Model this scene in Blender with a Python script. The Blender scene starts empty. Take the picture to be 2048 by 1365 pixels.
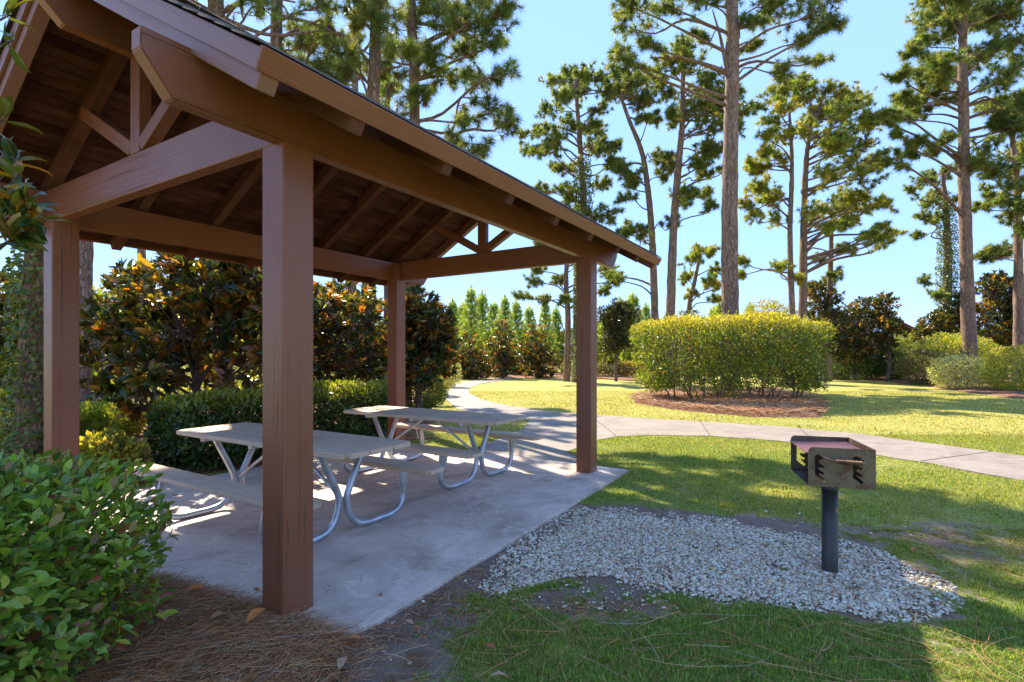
import bpy, bmesh, math, random
import numpy as np
from mathutils import Matrix, Vector
rad = math.radians
S = bpy.context.scene
COL = S.collection
rng = np.random.default_rng(7)
random.seed(5)

# ------------------------------------------------------------------ camera, sky, sun, exposure
FPX, HY, CAMZ = 1056.46, 709.4, 1.497          # focal length and horizon of the 2048 px wide photograph
cam = bpy.data.cameras.new('camera'); camo = bpy.data.objects.new('camera', cam); COL.objects.link(camo)
camo.location = (0, 0, CAMZ); camo.rotation_euler = (rad(90), 0, 0)
cam.sensor_width = 36; cam.lens = FPX / 2048 * 36; cam.shift_y = (HY - 682.5) / 2048
cam.clip_start = .05; cam.clip_end = 3000
S.camera = camo
SUN_AZ, SUN_EL = rad(-31), rad(46)             # azimuth from +Y, positive towards +X
w = bpy.data.worlds.new('World'); S.world = w; w.use_nodes = True
nt = w.node_tree; bg = nt.nodes['Background']
sky = nt.nodes.new('ShaderNodeTexSky'); sky.sky_type = 'NISHITA'; sky.sun_disc = False
sky.sun_elevation = SUN_EL; sky.sun_rotation = SUN_AZ
sky.air_density = 1.0; sky.dust_density = .05; sky.ozone_density = 1.2
hsv = nt.nodes.new('ShaderNodeHueSaturation'); hsv.inputs['Saturation'].default_value = 1.1; hsv.inputs['Value'].default_value = .95
nt.links.new(sky.outputs[0], hsv.inputs['Color']); smx = nt.nodes.new('ShaderNodeMix'); smx.data_type = 'RGBA'; smx.inputs[0].default_value = .9; smx.inputs[7].default_value = (.78, 1.34, 2.75, 1)   # an even clear blue under the scattering gradient
nt.links.new(hsv.outputs[0], smx.inputs[6]); nt.links.new(smx.outputs[2], bg.inputs[0]); bg.inputs[1].default_value = .115
sl = bpy.data.lights.new('sun', 'SUN'); sl.energy = 2.45; sl.angle = rad(.5); sl.color = (1, .90, .74)
so = bpy.data.objects.new('sun', sl); COL.objects.link(so)
sd = Vector((math.sin(SUN_AZ) * math.cos(SUN_EL), math.cos(SUN_AZ) * math.cos(SUN_EL), math.sin(SUN_EL)))
so.rotation_euler = sd.to_track_quat('Z', 'Y').to_euler(); so.location = (-10, 20, 30)
S.view_settings.view_transform = 'Standard'; S.view_settings.look = 'None'
S.view_settings.exposure = 2.4; S.view_settings.gamma = 1; S.view_settings.use_curve_mapping = False
try:
    S.cycles.max_bounces = 7; S.cycles.diffuse_bounces = 4; S.cycles.transmission_bounces = 5; S.cycles.use_denoising = True
except Exception: pass

GZ = -.03
def at(px, py, Y):                              # a point of the photograph at distance Y
    return np.array([(px - 1024) / FPX * Y, Y, CAMZ + (HY - py) / FPX * Y])
def gnd(px, py, z=GZ):                          # a point of the photograph on the ground
    Y = FPX * (CAMZ - z) / (py - HY); return ((px - 1024) / FPX * Y, Y)
TH = .5548; A0 = np.array([-1.2843, 2.9675])
UU = np.array([math.sin(TH), math.cos(TH)]); VV = np.array([-math.cos(TH), math.sin(TH)])
L_, W_, PW, HB = 4.3202, 3.5273, .2046, 2.6925
def uv(a, b): p = A0 + a * UU + b * VV; return (float(p[0]), float(p[1]))

# ------------------------------------------------------------------ object helpers
def tag(o, label=None, cat=None, group=None, kind=None):
    if label: o['label'] = label
    if cat: o['category'] = cat
    if group: o['group'] = group
    if kind: o['kind'] = kind
    return o
def empty(name, loc, label, cat, group=None, rz=0):
    o = bpy.data.objects.new(name, None); COL.objects.link(o); o.location = loc; o.rotation_euler = (0, 0, rz)
    o.empty_display_size = .2
    return tag(o, label, cat, group)
def link(name, me, mat=None, parent=None, mw=None):
    """me holds coordinates relative to the parent"""
    o = bpy.data.objects.new(name, me); COL.objects.link(o)
    if mat and not me.materials: me.materials.append(mat)
    if parent: o.parent = parent
    if mw is not None: o.matrix_local = mw
    return o
def mesh_np(name, V, F, tint=None, smooth=False, attrs=None):
    V = np.asarray(V, np.float32); me = bpy.data.meshes.new(name)
    Fs = F if isinstance(F, list) and np.ndim(F[0]) == 2 else [F]
    Fs = [np.asarray(f, np.int32) for f in Fs if len(f)]
    me.vertices.add(len(V)); me.vertices.foreach_set('co', V.ravel())
    nl = sum(f.size for f in Fs); npoly = sum(len(f) for f in Fs)
    me.loops.add(nl); me.polygons.add(npoly)
    me.loops.foreach_set('vertex_index', np.concatenate([f.ravel() for f in Fs]))
    tot = np.concatenate([np.full(len(f), f.shape[1], np.int32) for f in Fs])
    st = np.concatenate([[0], np.cumsum(tot)[:-1]]).astype(np.int32)
    me.polygons.foreach_set('loop_start', st)
    try: me.polygons.foreach_set('loop_total', tot)
    except Exception: pass
    if smooth: me.polygons.foreach_set('use_smooth', np.ones(npoly, bool))
    if tint is not None:
        a = me.color_attributes.new('tint', 'FLOAT_COLOR', 'POINT')
        c = np.ones((len(V), 4), np.float32); c[:, :3] = tint; a.data.foreach_set('color', c.ravel())
    for k, v in (attrs or {}).items():
        a = me.attributes.new(k, 'FLOAT', 'POINT'); a.data.foreach_set('value', np.asarray(v, np.float32))
    me.update(calc_edges=True); me.validate()
    return me
def finish(bm, name, smooth=False):
    me = bpy.data.meshes.new(name); bmesh.ops.recalc_face_normals(bm, faces=bm.faces[:]); bm.to_mesh(me); bm.free()
    if smooth:
        for p in me.polygons: p.use_smooth = True
    return me
def box_mesh(sx, sy, sz, bev=.006, name='box'):
    bm = bmesh.new(); bmesh.ops.create_cube(bm, size=1); bmesh.ops.scale(bm, vec=(sx, sy, sz), verts=bm.verts)
    if bev: bmesh.ops.bevel(bm, geom=bm.edges[:], offset=min(bev, sx * .3, sy * .3, sz * .3), segments=2, affect='EDGES', profile=.5)
    return finish(bm, name)
def prism_mesh(prof, y0, y1, bev=0, name='prism'):
    """profile in x,z extruded along y"""
    bm = bmesh.new(); a = [bm.verts.new((x, y0, z)) for x, z in prof]; b = [bm.verts.new((x, y1, z)) for x, z in prof]
    n = len(prof); bm.faces.new(a); bm.faces.new(b[::-1])
    for i in range(n): bm.faces.new((a[i], b[i], b[(i + 1) % n], a[(i + 1) % n]))
    if bev: bmesh.ops.bevel(bm, geom=bm.edges[:], offset=bev, segments=2, affect='EDGES')
    return finish(bm, name)
def frame_m(p0, p1, up=(0, 0, 1)):
    p0, p1 = Vector(p0), Vector(p1); x = (p1 - p0).normalized(); u_ = Vector(up); y = u_.cross(x).normalized(); z = x.cross(y)
    m = Matrix((x, y, z)).transposed().to_4x4(); m.translation = (p0 + p1) / 2; return m, (p1 - p0).length
def beam(name, mat, parent, p0, p1, wd, dp, up=(0, 0, 1), bev=.007):
    m, l = frame_m(p0, p1, up); return link(name, box_mesh(l, wd, dp, bev, name), mat, parent, m)
def tube_np(pts, rads, k=8, cap=True):
    pts = np.asarray(pts, float); n = len(pts); rads = np.broadcast_to(np.asarray(rads, float), (n,))
    t = np.gradient(pts, axis=0); t /= np.linalg.norm(t, axis=1)[:, None] + 1e-9
    ref = np.array([0, 0, 1.]) if abs(t[0][2]) < .9 else np.array([1., 0, 0])
    nn = np.cross(t[0], ref); nn /= np.linalg.norm(nn); V = []
    for i in range(n):
        nn = nn - t[i] * (nn @ t[i]); nn /= np.linalg.norm(nn); b = np.cross(t[i], nn)
        a = np.arange(k) / k * 2 * np.pi
        V.append(pts[i] + rads[i] * (np.cos(a)[:, None] * nn + np.sin(a)[:, None] * b))
    V = np.concatenate(V); i = np.arange(n - 1)[:, None] * k; j = np.arange(k)[None]
    F = np.stack([i + j, i + (j + 1) % k, i + k + (j + 1) % k, i + k + j], -1).reshape(-1, 4)
    return V, F
def spline(pts, n=24):
    """Catmull-Rom through pts"""
    P = np.asarray(pts, float); P = np.vstack([2 * P[0] - P[1], P, 2 * P[-1] - P[-2]]); out = []
    m = len(P) - 3
    for s in np.linspace(0, m - 1e-6, n):
        i = int(s); t = s - i; a, b, c_, d = P[i:i + 4]
        out.append(.5 * ((2 * b) + (c_ - a) * t + (2 * a - 5 * b + 4 * c_ - d) * t * t + (3 * b - a - 3 * c_ + d) * t ** 3))
    return np.array(out)
class Acc:
    def __init__(s): s.V = []; s.F4 = []; s.F3 = []; s.T = []; s.n = 0
    def add(s, V, F, tint=(.1, .1, .1)):
        V = np.asarray(V, np.float32); F = np.asarray(F)
        (s.F4 if F.shape[1] == 4 else s.F3).append(F + s.n); s.V.append(V)
        s.T.append(np.broadcast_to(np.asarray(tint, np.float32), (len(V), 3))); s.n += len(V)
    def mesh(s, name, smooth=False):
        Fs = []
        if s.F4: Fs.append(np.concatenate(s.F4))
        if s.F3: Fs.append(np.concatenate(s.F3))
        return mesh_np(name, np.concatenate(s.V), Fs, np.concatenate(s.T), smooth)
def unit(v): return v / (np.linalg.norm(v, axis=-1, keepdims=True) + 1e-9)
def rdir(n, g=None):
    g = g or rng; return unit(g.normal(size=(n, 3)))
def prisms(P0, P1, r0, r1, k=4):
    """vectorised tapered sticks"""
    P0 = np.asarray(P0, float); P1 = np.asarray(P1, float); n = len(P0)
    r0 = np.broadcast_to(r0, (n,)); r1 = np.broadcast_to(r1, (n,)); d = unit(P1 - P0)
    a = np.cross(d, np.where(np.abs(d[:, 2:3]) < .9, [[0, 0, 1.]], [[1., 0, 0]])); a = unit(a); b = np.cross(d, a)
    th = np.arange(k) / k * 2 * np.pi; c = np.cos(th)[None, :, None]; s_ = np.sin(th)[None, :, None]
    R = c * a[:, None] + s_ * b[:, None]
    V = np.concatenate([P0[:, None] + R * r0[:, None, None], P1[:, None] + R * r1[:, None, None]], 1)
    j = np.arange(k); F = np.stack([j, (j + 1) % k, k + (j + 1) % k, k + j], -1)[None] + (np.arange(n) * 2 * k)[:, None, None]
    return V.reshape(-1, 3), F.reshape(-1, 4)
# leaf templates: length along +y from 0 to 1, blade faces +z
LEAF_S = (np.array([[0, 0, 0], [-.5, .45, .12], [0, 1, -.05], [.5, .45, .12], [0, .45, 0]]), np.array([[0, 4, 1], [4, 2, 1], [0, 3, 4], [4, 3, 2]]))
LEAF_Q = (np.array([[0, 0, 0], [-.5, .5, .1], [0, 1, -.08], [.5, .5, .1]]), np.array([[0, 2, 1], [0, 3, 2]]))
LEAF_L = (np.array([[0, 0, 0], [-.36, .25, .05], [0, .27, -.03], [.36, .25, .05], [-.5, .55, .06], [0, .57, -.02], [.5, .55, .06], [-.27, .84, 0], [0, .85, -.06], [.27, .84, 0], [0, 1.02, -.14]]),
          np.array([[0, 2, 1], [0, 3, 2], [1, 2, 4], [2, 5, 4], [2, 3, 5], [3, 6, 5], [4, 5, 7], [5, 8, 7], [5, 6, 8], [6, 9, 8], [7, 8, 10], [8, 9, 10]]))
def leaves(tpl, P, D, N, ln, wd, tints):
    """place leaves at P, pointing along D, blade normal near N"""
    n = len(P); D = unit(D); X = unit(np.cross(D, N)); Z = np.cross(X, D)
    ln = np.broadcast_to(ln, (n,))[:, None, None]; wd = np.broadcast_to(wd, (n,))[:, None, None]
    T, F = tpl
    V = P[:, None] + T[None, :, 0:1] * wd * X[:, None] + T[None, :, 1:2] * ln * D[:, None] + T[None, :, 2:3] * ln * .8 * Z[:, None]
    Fo = F[None] + (np.arange(n) * len(T))[:, None, None]
    return V.reshape(-1, 3), Fo.reshape(-1, 3), np.repeat(np.broadcast_to(tints, (n, 3)), len(T), 0)
def pal(n, cols, wts, jit=.25, g=None):
    g = g or rng; c = np.array(cols); i = g.choice(len(c), n, p=np.array(wts) / sum(wts)); t = c[i] * (1 + g.normal(0, jit, (n, 1))).clip(.5, 1.7)
    return (t * (1 + g.normal(0, .06, (n, 3)))).clip(.005, .9)
def vnoise(x, y, seed=0):
    """smooth value noise in numpy"""
    xi = np.floor(x).astype(np.int64); yi = np.floor(y).astype(np.int64); fx = x - xi; fy = y - yi
    def h(a, b):
        q = (a * 374761393 + b * 668265263 + seed * 974711) & 0x7fffffff; q = ((q ^ (q >> 13)) * 1274126177) & 0x7fffffff
        return ((q ^ (q >> 16)) & 0xffff) / 65535.
    fx = fx * fx * (3 - 2 * fx); fy = fy * fy * (3 - 2 * fy)
    return (h(xi, yi) * (1 - fx) + h(xi + 1, yi) * fx) * (1 - fy) + (h(xi, yi + 1) * (1 - fx) + h(xi + 1, yi + 1) * fx) * fy
def fbm(x, y, seed=0, o=4):
    r = 0; a = .5; x = np.asarray(x, float); y = np.asarray(y, float)
    for i in range(o): r = r + a * vnoise(x * 2 ** i, y * 2 ** i, seed + i); a *= .5
    return r / (1 - .5 ** o)
def inpoly(x, y, poly):
    x = np.asarray(x); y = np.asarray(y); r = np.zeros(x.shape, bool); n = len(poly)
    for i in range(n):
        x0, y0 = poly[i]; x1, y1 = poly[(i + 1) % n]
        if y0 == y1: continue
        c = ((y0 > y) != (y1 > y)) & (x < (x1 - x0) * (y - y0) / (y1 - y0) + x0); r ^= c
    return r

# ------------------------------------------------------------------ materials
def mat(name):
    m = bpy.data.materials.new(name); m.use_nodes = True; t = m.node_tree; b = t.nodes['Principled BSDF']; return m, t, b
def N(t, typ, **k):
    n = t.nodes.new(typ)
    for a, v in k.items():
        if a.startswith('i_'): n.inputs[a[2:].replace('_', ' ')].default_value = v
        else: setattr(n, a, v)
    return n
def ramp(t, fac, stops):
    r = N(t, 'ShaderNodeValToRGB'); e = r.color_ramp.elements
    while len(e) < len(stops): e.new(.5)
    for i, (p, c) in enumerate(stops): e[i].position = p; e[i].color = (*c, 1) if len(c) == 3 else c
    t.links.new(fac, r.inputs[0]); return r.outputs[0]
def mix(t, f, a, b, bt='MIX'):
    m = N(t, 'ShaderNodeMix', data_type='RGBA', blend_type=bt)
    for s_, v in ((m.inputs[0], f), (m.inputs[6], a), (m.inputs[7], b)):
        if isinstance(v, (int, float)): s_.default_value = v
        elif isinstance(v, tuple): s_.default_value = (*v, 1)
        else: t.links.new(v, s_)
    return m.outputs[2]
def math_(t, op, a, b=0.0, c=None, clamp=False):
    m = N(t, 'ShaderNodeMath', operation=op, use_clamp=clamp)
    for i, v in enumerate((a, b, c)):
        if v is None: continue
        if isinstance(v, (int, float)): m.inputs[i].default_value = v
        else: t.links.new(v, m.inputs[i])
    return m.outputs[0]
def coords(t, scale=(1, 1, 1), kind='Object', rnd=True):
    tc = N(t, 'ShaderNodeTexCoord'); mp = N(t, 'ShaderNodeMapping'); mp.inputs['Scale'].default_value = scale
    src = tc.outputs[kind]
    if rnd:
        oi = N(t, 'ShaderNodeObjectInfo'); v = N(t, 'ShaderNodeVectorMath', operation='MULTIPLY_ADD'); cmb = N(t, 'ShaderNodeCombineXYZ')
        for i in range(3): t.links.new(oi.outputs['Random'], cmb.inputs[i])
        t.links.new(cmb.outputs[0], v.inputs[0]); v.inputs[1].default_value = (31, 17, 23); t.links.new(src, v.inputs[2]); src = v.outputs[0]
    t.links.new(src, mp.inputs[0]); return mp.outputs[0]
def noise(t, vec, sc, det=5, rough=.6, dist=0):
    n = N(t, 'ShaderNodeTexNoise'); n.inputs['Scale'].default_value = sc; n.inputs['Detail'].default_value = det
    n.inputs['Roughness'].default_value = rough; n.inputs['Distortion'].default_value = dist; t.links.new(vec, n.inputs['Vector']); return n.outputs[0]
def bump(t, b, h, st=.3, dist=.01, prev=None):
    n = N(t, 'ShaderNodeBump'); n.inputs['Strength'].default_value = st; n.inputs['Distance'].default_value = dist
    t.links.new(h, n.inputs['Height'])
    if prev: t.links.new(prev, n.inputs['Normal'])
    t.links.new(n.outputs[0], b.inputs['Normal']); return n.outputs[0]
def paint_wood(name, col, cracks=True, gloss=.36, spec=.4):
    m, t, b = mat(name); b.inputs['Specular IOR Level'].default_value = spec
    v = coords(t, (1, 1, 1)); vs = coords(t, (.7, 9, 9))
    g = noise(t, vs, 6, 7, .65, .4); big = noise(t, v, 1.6, 4, .6)
    g2 = noise(t, coords(t, (.5, 60, 60)), 3, 3, .6)
    c = mix(t, math_(t, 'MULTIPLY', g, .55), tuple(x * .72 for x in col), tuple(min(1, x * 1.22) for x in col))
    c = mix(t, ramp(t, big, [(.35, (0, 0, 0)), (.7, (1, 1, 1))]), c, mix(t, .35, c, (.25, .12, .075)))
    # knots and stains
    vo = N(t, 'ShaderNodeTexVoronoi'); vo.inputs['Scale'].default_value = 1.3; t.links.new(coords(t, (1, 3, 3)), vo.inputs['Vector'])
    kn = ramp(t, vo.outputs['Distance'], [(.0, (1, 1, 1)), (.035, (.6, .6, .6)), (.05, (0, 0, 0))])
    c = mix(t, math_(t, 'MULTIPLY', kn, .45), c, tuple(x * .4 for x in col))
    h = math_(t, 'ADD', math_(t, 'MULTIPLY', g, .6), math_(t, 'MULTIPLY', g2, .5))
    if cracks:
        wv = noise(t, coords(t, (.10, 12, 12)), 2.2, 2, .5, .15)
        ck = ramp(t, math_(t, 'ABSOLUTE', math_(t, 'SUBTRACT', wv, .5)), [(0, (1, 1, 1)), (.004, (.7, .7, .7)), (.0068, (0, 0, 0))])
        msk = ramp(t, noise(t, coords(t, (.5, 1.2, 1.2)), 1.3, 2, .5), [(.47, (0, 0, 0)), (.55, (1, 1, 1))])
        ck = math_(t, 'MULTIPLY', ck, msk)
        c = mix(t, math_(t, 'MULTIPLY', ck, .6), c, (.015, .007, .005)); h = math_(t, 'SUBTRACT', h, math_(t, 'MULTIPLY', ck, 2))
        # long-spaced cross cuts left by the mill saw
        sx = N(t, 'ShaderNodeSeparateXYZ'); t.links.new(coords(t), sx.inputs[0]); fr = math_(t, 'FRACT', math_(t, 'MULTIPLY_ADD', noise(t, coords(t, (.4, .4, .4)), 1.0, 2, .5), 1.7, math_(t, 'MULTIPLY', sx.outputs[0], 1.9)))
        ln_ = math_(t, 'MULTIPLY', ramp(t, math_(t, 'ABSOLUTE', math_(t, 'SUBTRACT', fr, .5)), [(0, (1, 1, 1)), (.004, (.8, .8, .8)), (.008, (0, 0, 0))]), ramp(t, noise(t, coords(t, (2, 2, 2)), 1.1, 2, .5), [(.45, (0, 0, 0)), (.6, (1, 1, 1))]))
        c = mix(t, math_(t, 'MULTIPLY', ln_, .10), c, (.03, .012, .008)); h = math_(t, 'SUBTRACT', h, math_(t, 'MULTIPLY', ln_, .2))
        # cross-grain saw marks
        sw = noise(t, coords(t, (55, 1.5, 1.5)), 1.6, 3, .7); h = math_(t, 'ADD', h, math_(t, 'MULTIPLY', sw, .25))
    t.links.new(c, b.inputs['Base Color'])
    r = math_(t, 'MULTIPLY_ADD', g, .25, gloss - .1); t.links.new(r, b.inputs['Roughness'])
    bump(t, b, h, .55, .004); return m
M = {}
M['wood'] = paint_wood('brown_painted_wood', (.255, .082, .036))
M['ceil'] = paint_wood('shaded_ceiling_brown', (.042, .011, .006), False, .75, .1)  # near-black brown, the shade under the roof put into the colour
M['rafter'] = paint_wood('shaded_rafter_brown', (.085, .025, .012), True, .65, .15)  # darker than the posts, with under-roof shade put into the brown
M['trim'] = paint_wood('weathered_brown_trim', (.26, .115, .08))
def m_plank():
    m, t, b = mat('weathered_plank')
    g = noise(t, coords(t, (.6, 14, 14)), 5, 7, .7, .3); big = noise(t, coords(t), 3, 5, .65)
    c = ramp(t, g, [(.25, (.38, .25, .165)), (.5, (.60, .42, .285)), (.8, (.75, .56, .41))])
    c = mix(t, ramp(t, big, [(.5, (0, 0, 0)), (.8, (.55, .55, .55))]), c, (.20, .17, .11))
    vo = N(t, 'ShaderNodeTexVoronoi'); vo.inputs['Scale'].default_value = 5; t.links.new(coords(t), vo.inputs['Vector'])
    c = mix(t, ramp(t, vo.outputs['Distance'], [(0, (1, 1, 1)), (.04, (0, 0, 0))]), c, (.10, .07, .06))
    t.links.new(c, b.inputs['Base Color']); b.inputs['Roughness'].default_value = .7; bump(t, b, g, .35, .004); return m
M['plank'] = m_plank()
def m_galv():
    m, t, b = mat('galvanised_steel')
    n = noise(t, coords(t), 9, 5, .6); sp = N(t, 'ShaderNodeTexVoronoi'); sp.inputs['Scale'].default_value = 60; t.links.new(coords(t), sp.inputs['Vector'])
    c = ramp(t, n, [(.3, (.36, .38, .41)), (.7, (.60, .62, .65))]); c = mix(t, .12, c, sp.outputs['Color'], 'MULTIPLY')
    t.links.new(c, b.inputs['Base Color']); b.inputs['Metallic'].default_value = .75
    t.links.new(math_(t, 'MULTIPLY_ADD', n, .3, .24), b.inputs['Roughness']); return m
M['galv'] = m_galv()
def m_rust(name, base, rust, amt, metal=.4):
    m, t, b = mat(name)
    n = noise(t, coords(t, (1, 1, .45)), 9, 6, .68); n2 = noise(t, coords(t, (1, 1, 2)), 2.5, 3, .5)
    f = ramp(t, n, [(amt, (0, 0, 0)), (amt + .14, (1, 1, 1))])
    c = mix(t, f, mix(t, n2, tuple(x * .75 for x in base), tuple(x * 1.2 for x in base)), rust)
    st = noise(t, coords(t, (30, 30, 1.5)), 1.2, 3, .6); c = mix(t, ramp(t, st, [(.5, (0, 0, 0)), (.75, (.5, .5, .5))]), c, tuple(x * .55 for x in base))
    t.links.new(c, b.inputs['Base Color']); b.inputs['Metallic'].default_value = metal; b.inputs['Roughness'].default_value = .5
    bump(t, b, n, .2, .002); return m
M['grill'] = m_rust('grill_steel', (.15, .108, .06), (.095, .032, .017), .47, .15)
M['grill_dark'] = m_rust('grill_inner_steel', (.045, .03, .032), (.15, .045, .04), .55, .3)
M['grill_top'] = m_rust('burnt_griddle', (.16, .065, .07), (.20, .06, .04), .55, .2)
M['post'] = m_rust('dark_post_paint', (.045, .042, .034), (.07, .035, .022), .7, .1)
M['handle'] = m_rust('rusty_handle', (.22, .13, .08), (.10, .045, .03), .5, .6)
m, t, b = mat('sticker'); sv = noise(t, coords(t), 60, 2, .5); t.links.new(ramp(t, sv, [(.4, (.32, .20, .06)), (.6, (.10, .09, .07))]), b.inputs['Base Color']); M['sticker'] = m
def m_shingle():
    m, t, b = mat('asphalt_shingle'); n = noise(t, coords(t), 14, 5, .7); n2 = noise(t, coords(t), 300, 2, .5)
    c = ramp(t, n, [(.3, (.06, .045, .035)), (.7, (.15, .12, .095))]); t.links.new(mix(t, .5, c, ramp(t, n2, [(.3, (.03, .03, .03)), (.7, (.2, .17, .14))])), b.inputs['Base Color'])
    b.inputs['Roughness'].default_value = .95; bump(t, b, n2, .5, .002); return m
M['shingle'] = m_shingle()
def m_concrete(name, c0, c1, stain, pos_kind='Object', streak=True):
    m, t, b = mat(name)
    v = coords(t, kind=pos_kind, rnd=False)
    n = noise(t, v, 1.1, 7, .68, .8); n2 = noise(t, coords(t, (1, 1.5, 1), pos_kind, False), 1.4, 7, .75, .5); f = noise(t, v, 45, 4, .7)
    c = ramp(t, n, [(.3, c0), (.68, c1)])
    c = mix(t, ramp(t, n2, [(.48, (0, 0, 0)), (.68, (.85, .85, .85))]), c, stain)
    pa = noise(t, coords(t, (1.4, .8, 1), pos_kind, False), 2.3, 6, .75, 1.5)
    c = mix(t, ramp(t, pa, [(.56, (0, 0, 0)), (.66, (.6, .6, .6))]), c, tuple(min(1, x * 1.18) for x in c1))
    c = mix(t, math_(t, 'MULTIPLY', ramp(t, f, [(.3, (0, 0, 0)), (.75, (1, 1, 1))]), .22), c, tuple(x * .6 for x in c0))
    vo = N(t, 'ShaderNodeTexVoronoi'); vo.inputs['Scale'].default_value = 11; t.links.new(v, vo.inputs['Vector'])
    c = mix(t, ramp(t, vo.outputs['Distance'], [(0, (.8, .8, .8)), (.05, (0, 0, 0))]), c, (.08, .06, .05))
    t.links.new(c, b.inputs['Base Color'])
    t.links.new(math_(t, 'MULTIPLY_ADD', n2, .3, .55), b.inputs['Roughness']); bump(t, b, math_(t, 'ADD', f, n), .25, .004); return m
M['slab'] = m_concrete('slab_concrete', (.47, .365, .295), (.70, .56, .455), (.31, .215, .155))
M['path'] = m_concrete('path_concrete', (.22, .175, .135), (.31, .25, .195), (.15, .11, .08))
M['block'] = m_concrete('block_concrete', (.35, .33, .3), (.5, .48, .45), (.3, .27, .24))
def m_leaf(name, rough=.45, trans=.4, back=None, sat=1.0, spec=.5, tcol=(1.25, 1.2, .55)):
    m, t, b = mat(name); a = N(t, 'ShaderNodeAttribute', attribute_name='tint'); col = a.outputs['Color']
    n = noise(t, coords(t, rnd=False), 40, 2, .5); col = mix(t, math_(t, 'MULTIPLY', n, .35), col, (.02, .025, .01))
    if back is not None:
        gm = N(t, 'ShaderNodeNewGeometry'); col = mix(t, gm.outputs['Backfacing'], col, mix(t, .3, back, col))
    t.links.new(col, b.inputs['Base Color']); b.inputs['Roughness'].default_value = rough
    try: b.inputs['Specular IOR Level'].default_value = spec
    except Exception: pass
    tr = N(t, 'ShaderNodeBsdfTranslucent'); t.links.new(mix(t, 1.0, a.outputs['Color'], tcol, 'MULTIPLY'), tr.inputs[0])
    mx = N(t, 'ShaderNodeMixShader'); mx.inputs[0].default_value = trans
    t.links.new(b.outputs[0], mx.inputs[1]); t.links.new(tr.outputs[0], mx.inputs[2])
    t.links.new(mx.outputs[0], t.nodes['Material Output'].inputs[0]); return m
M['leaf'] = m_leaf('shrub_leaf', .4, .5, tcol=(1.4, 1.3, .5))
M['glossy'] = m_leaf('glossy_leaf', .28, .35, tcol=(1.4, 1.3, .5))
M['magnolia'] = m_leaf('magnolia_leaf', .25, .36, back=(.20, .095, .03), tcol=(3.0, 2.0, .4))
M['needle'] = m_leaf('pine_needle', .45, .45, tcol=(1.5, 1.35, .6))
M['grass'] = m_leaf('grass_blade', .6, .42)
M['straw'] = m_leaf('dry_straw', .6, .1, tcol=(1, .8, .6))
M['ivy'] = m_leaf('ivy_leaf', .4, .4)
M['deadleaf'] = m_leaf('dead_leaf', .6, .3, tcol=(1.5, .9, .5))
def m_tint(name, rough=.9):
    m, t, b = mat(name); a = N(t, 'ShaderNodeAttribute', attribute_name='tint'); n = noise(t, coords(t, rnd=False), 60, 3, .6)
    t.links.new(mix(t, math_(t, 'MULTIPLY', n, .5), a.outputs['Color'], (.04, .035, .03)), b.inputs['Base Color']); b.inputs['Roughness'].default_value = rough; return m
M['stone'] = m_tint('gravel_stone', .75)
M['petal'] = m_tint('flower_petal', .6)
def m_bark(name='pine_bark', c=((.055, .036, .028), (.20, .135, .105), (.36, .25, .195))):
    m, t, b = mat(name); v = coords(t, (1, 1, .28)); vo = N(t, 'ShaderNodeTexVoronoi', feature='DISTANCE_TO_EDGE'); vo.inputs['Scale'].default_value = 19
    wn = N(t, 'ShaderNodeTexNoise'); wn.inputs['Scale'].default_value = 7; wn.inputs['Detail'].default_value = 4; t.links.new(v, wn.inputs['Vector'])
    vv = mix(t, .28, v, wn.outputs['Color'], 'ADD'); t.links.new(vv, vo.inputs['Vector'])
    n = noise(t, coords(t, (1, 1, .5)), 22, 6, .7); e = ramp(t, vo.outputs['Distance'], [(0, (.25, .25, .25)), (.10, (1, 1, 1))])
    col = mix(t, e, c[0], ramp(t, n, [(.3, c[1]), (.7, c[2])])); big = noise(t, coords(t), 1.3, 3, .5)
    v2 = N(t, 'ShaderNodeTexVoronoi'); v2.inputs['Scale'].default_value = 19; t.links.new(vv, v2.inputs['Vector']); sp = N(t, 'ShaderNodeSeparateColor'); t.links.new(v2.outputs['Color'], sp.inputs[0]); col = mix(t, ramp(t, sp.outputs[0], [(.2, (0, 0, 0)), (1, (.75, .75, .75))]), col, tuple(min(1, x * 1.5) for x in c[2])); col = mix(t, ramp(t, sp.outputs[1], [(.6, (0, 0, 0)), (1, (.7, .7, .7))]), col, c[0]); col = mix(t, math_(t, 'MULTIPLY', big, .4), col, (.30, .15, .09)); t.links.new(col, b.inputs['Base Color']); b.inputs['Roughness'].default_value = .9
    bump(t, b, math_(t, 'ADD', e, math_(t, 'MULTIPLY', n, .6)), 1.0, .03); return m
M['bark'] = m_bark(c=((.07, .042, .028), (.18, .105, .068), (.31, .20, .135)))
M['limb'] = m_bark('limb_bark', ((.06, .04, .03), (.17, .11, .08), (.27, .17, .12)))
M['stem'] = m_bark('shrub_bark', ((.04, .03, .02), (.10, .075, .055), (.17, .125, .095)))
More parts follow.
